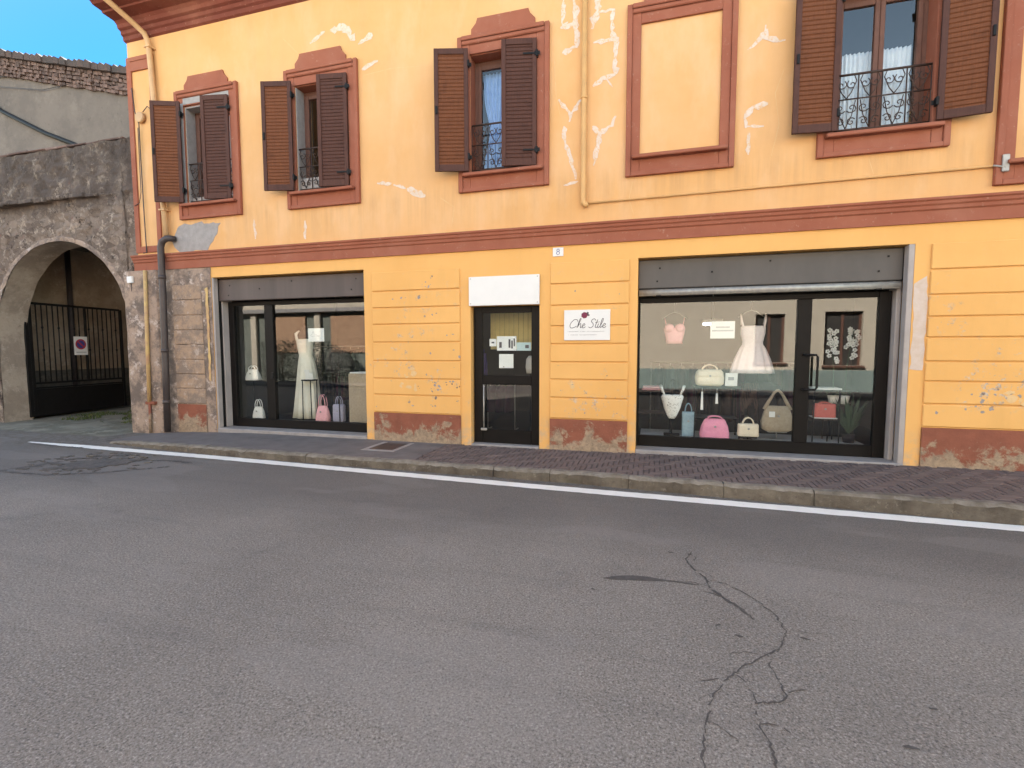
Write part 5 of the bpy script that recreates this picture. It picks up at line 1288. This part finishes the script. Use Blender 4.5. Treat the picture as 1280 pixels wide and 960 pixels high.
for k in range(900):
    a = random.random() * 6.28; z = random.uniform(1.02, 1.58); r = .30 - max(0, z - 1.3) * .65; c = Vector((-5.97 + r * math.cos(a), 1.02 + r * .58 * math.sin(a), z)); d = Vector((math.cos(a), math.sin(a), random.uniform(-1, .3))) * random.uniform(.03, .06); s_ = Vector((-math.sin(a), math.cos(a), 0)) * .008
    m.face([c - s_, c + s_, c + d])
m.build('fur', M['cloth_black'], t, norm=False)
handbag('pale pink handbag with tall handles in the left shop window', -6.08, .62, .172, .29, .30, .15, M['palepink'], 'trap', .22)
handbag('grey lilac bag beside the pale pink handbag in the left window', -5.76, .68, .172, .24, .33, .12, M['lilac'], 'box', .16)
t = thing('display_plinth', 'beige box plinth at the right end of the left shop window', 'plinth', (-5.2, .9, .171))
m = MB(); m.box(-5.50, -4.80, .62, 1.15, .172, 1.10, .008); m.build('box', M['beige'], t)
m = MB(); m.box(-5.48, -4.82, .64, 1.13, 1.101, 1.125, .004); m.build('top', M['white'], t)
t = thing('notice', 'white paper notice on the left shop window glass above the gown', 'notice', (-5.97, .35, 1.7))
m = MB(); m.box(-6.145, -5.80, YF + .016, YF + .019, 1.70, 1.945); m.build('sheet', M['paper'], t)
m = MB(); strokes(m, [[(.0, .3), (.3, .5), (.5, .9), (.7, .5), (1.0, .45), (1.3, .3), (1.7, .35)], [(.2, .2), (.9, .25), (1.6, .15)]], -6.10, 1.77, .13, YF + .0155, .003, 0); m.build('print', M['inklight'], t)

# behind the narrow door
def paper(label, x0, x1, z0, z1, mat, marks):
    t = thing('door_poster', label, 'poster', ((x0 + x1) / 2, .15, z0))
    m = MB(); m.box(x0, x1, .146, .149, z0, z1); m.build('sheet', mat, t)
    m = MB()
    for a, b, c, d in marks: m.box(x0 + (x1 - x0) * a, x0 + (x1 - x0) * b, .1438, .1455, z0 + (z1 - z0) * c, z0 + (z1 - z0) * d)
    m.build('print', M['ink'], t)
M['paleblue'] = simple('pale_blue_paper', (.52, .64, .64), (.46, .58, .58), 10, .8, bump=0)
paper('pale poster with dark figures stuck at the top of the door glass', -2.395, -2.07, 1.53, 1.76, M['paper'], [(.12, .25, .2, .6), (.6, .7, .2, .8), (.74, .82, .15, .7), (.86, .93, .3, .85)])
paper('pale blue strip poster right of the dark figure poster on the door', -2.065, -1.83, 1.53, 1.66, M['paleblue'], [(.6, .85, .3, .7)])
paper('plain pale sheet below the dark figure poster on the door', -2.36, -2.12, 1.25, 1.475, M['paper'], [(.3, .36, .05, .12)])
paper('small white sticker at the left of the door posters', -2.52, -2.405, 1.60, 1.72, M['paper'], [(.3, .7, .4, .6)])
t = thing('slat_blind', 'yellow vertical slat blind hanging inside behind the narrow door', 'blind', (-2.2, .8, 1.5))
m = MB()
for k in range(13):
    x = -2.72 + .085 * k; m.box(x, x + .078, .80, .806, 1.55, 2.42, 0, R(14), (x, .8, 0))
m.build('slats', M['blind'], t)
m = MB(); m.box(-2.75, -1.60, .76, .83, 2.422, 2.47, .005); m.build('headrail', M['white'], t)
rack('small white clothes rack inside the narrow door', -2.95, -2.42, 1.3, .95)
for k in range(3): garment(M['cloth_plum'], -2.86 + .17 * k, 1.3, .40, .90, .07, 'hanging_garment', 'plum red garment on the small rack inside the door', 'garment', 'garments on the small rack inside the door')
t = thing('violet_scarf', 'violet scarf hanging at the left edge behind the door glass', 'scarf', (-2.9, 1.05, 1.0))
m = MB(); m.loft([(1.05, .06, .03, -2.93, 1.05, .1, 7, 2), (1.3, .055, .03, -2.93, 1.05, .1, 7, 2), (1.48, .04, .025, -2.93, 1.05, .05, 7, 2)], 24); m.tube([(-2.93, 1.05, 1.47), (-2.93, 1.05, 1.56)], .006, 6); m.build('cloth', M['violet'], t)
t = thing('dress_form', 'white shop bust seen low at the right behind the door glass', 'bust', (-1.95, .8, .05))
m = MB(); m.loft([(1.14, .07, .06, -2.0, .8, 0, 1, 2), (1.25, .085, .07, -2.0, .8, 0, 1, 2), (1.38, .075, .06, -2.0, .8, 0, 1, 2), (1.44, .03, .03, -2.0, .8, 0, 1, 2)], 20); m.build('torso', M['petal'], t)
m = MB(); m.tube([(-2.0, .8, 1.13), (-2.0, .8, .05)], .014, 8); m.loft([(.032, .14, .14, -2.0, .8, 0, 1, 2), (.05, .12, .12, -2.0, .8, 0, 1, 2)], 20); m.build('stand', M['black'], t)
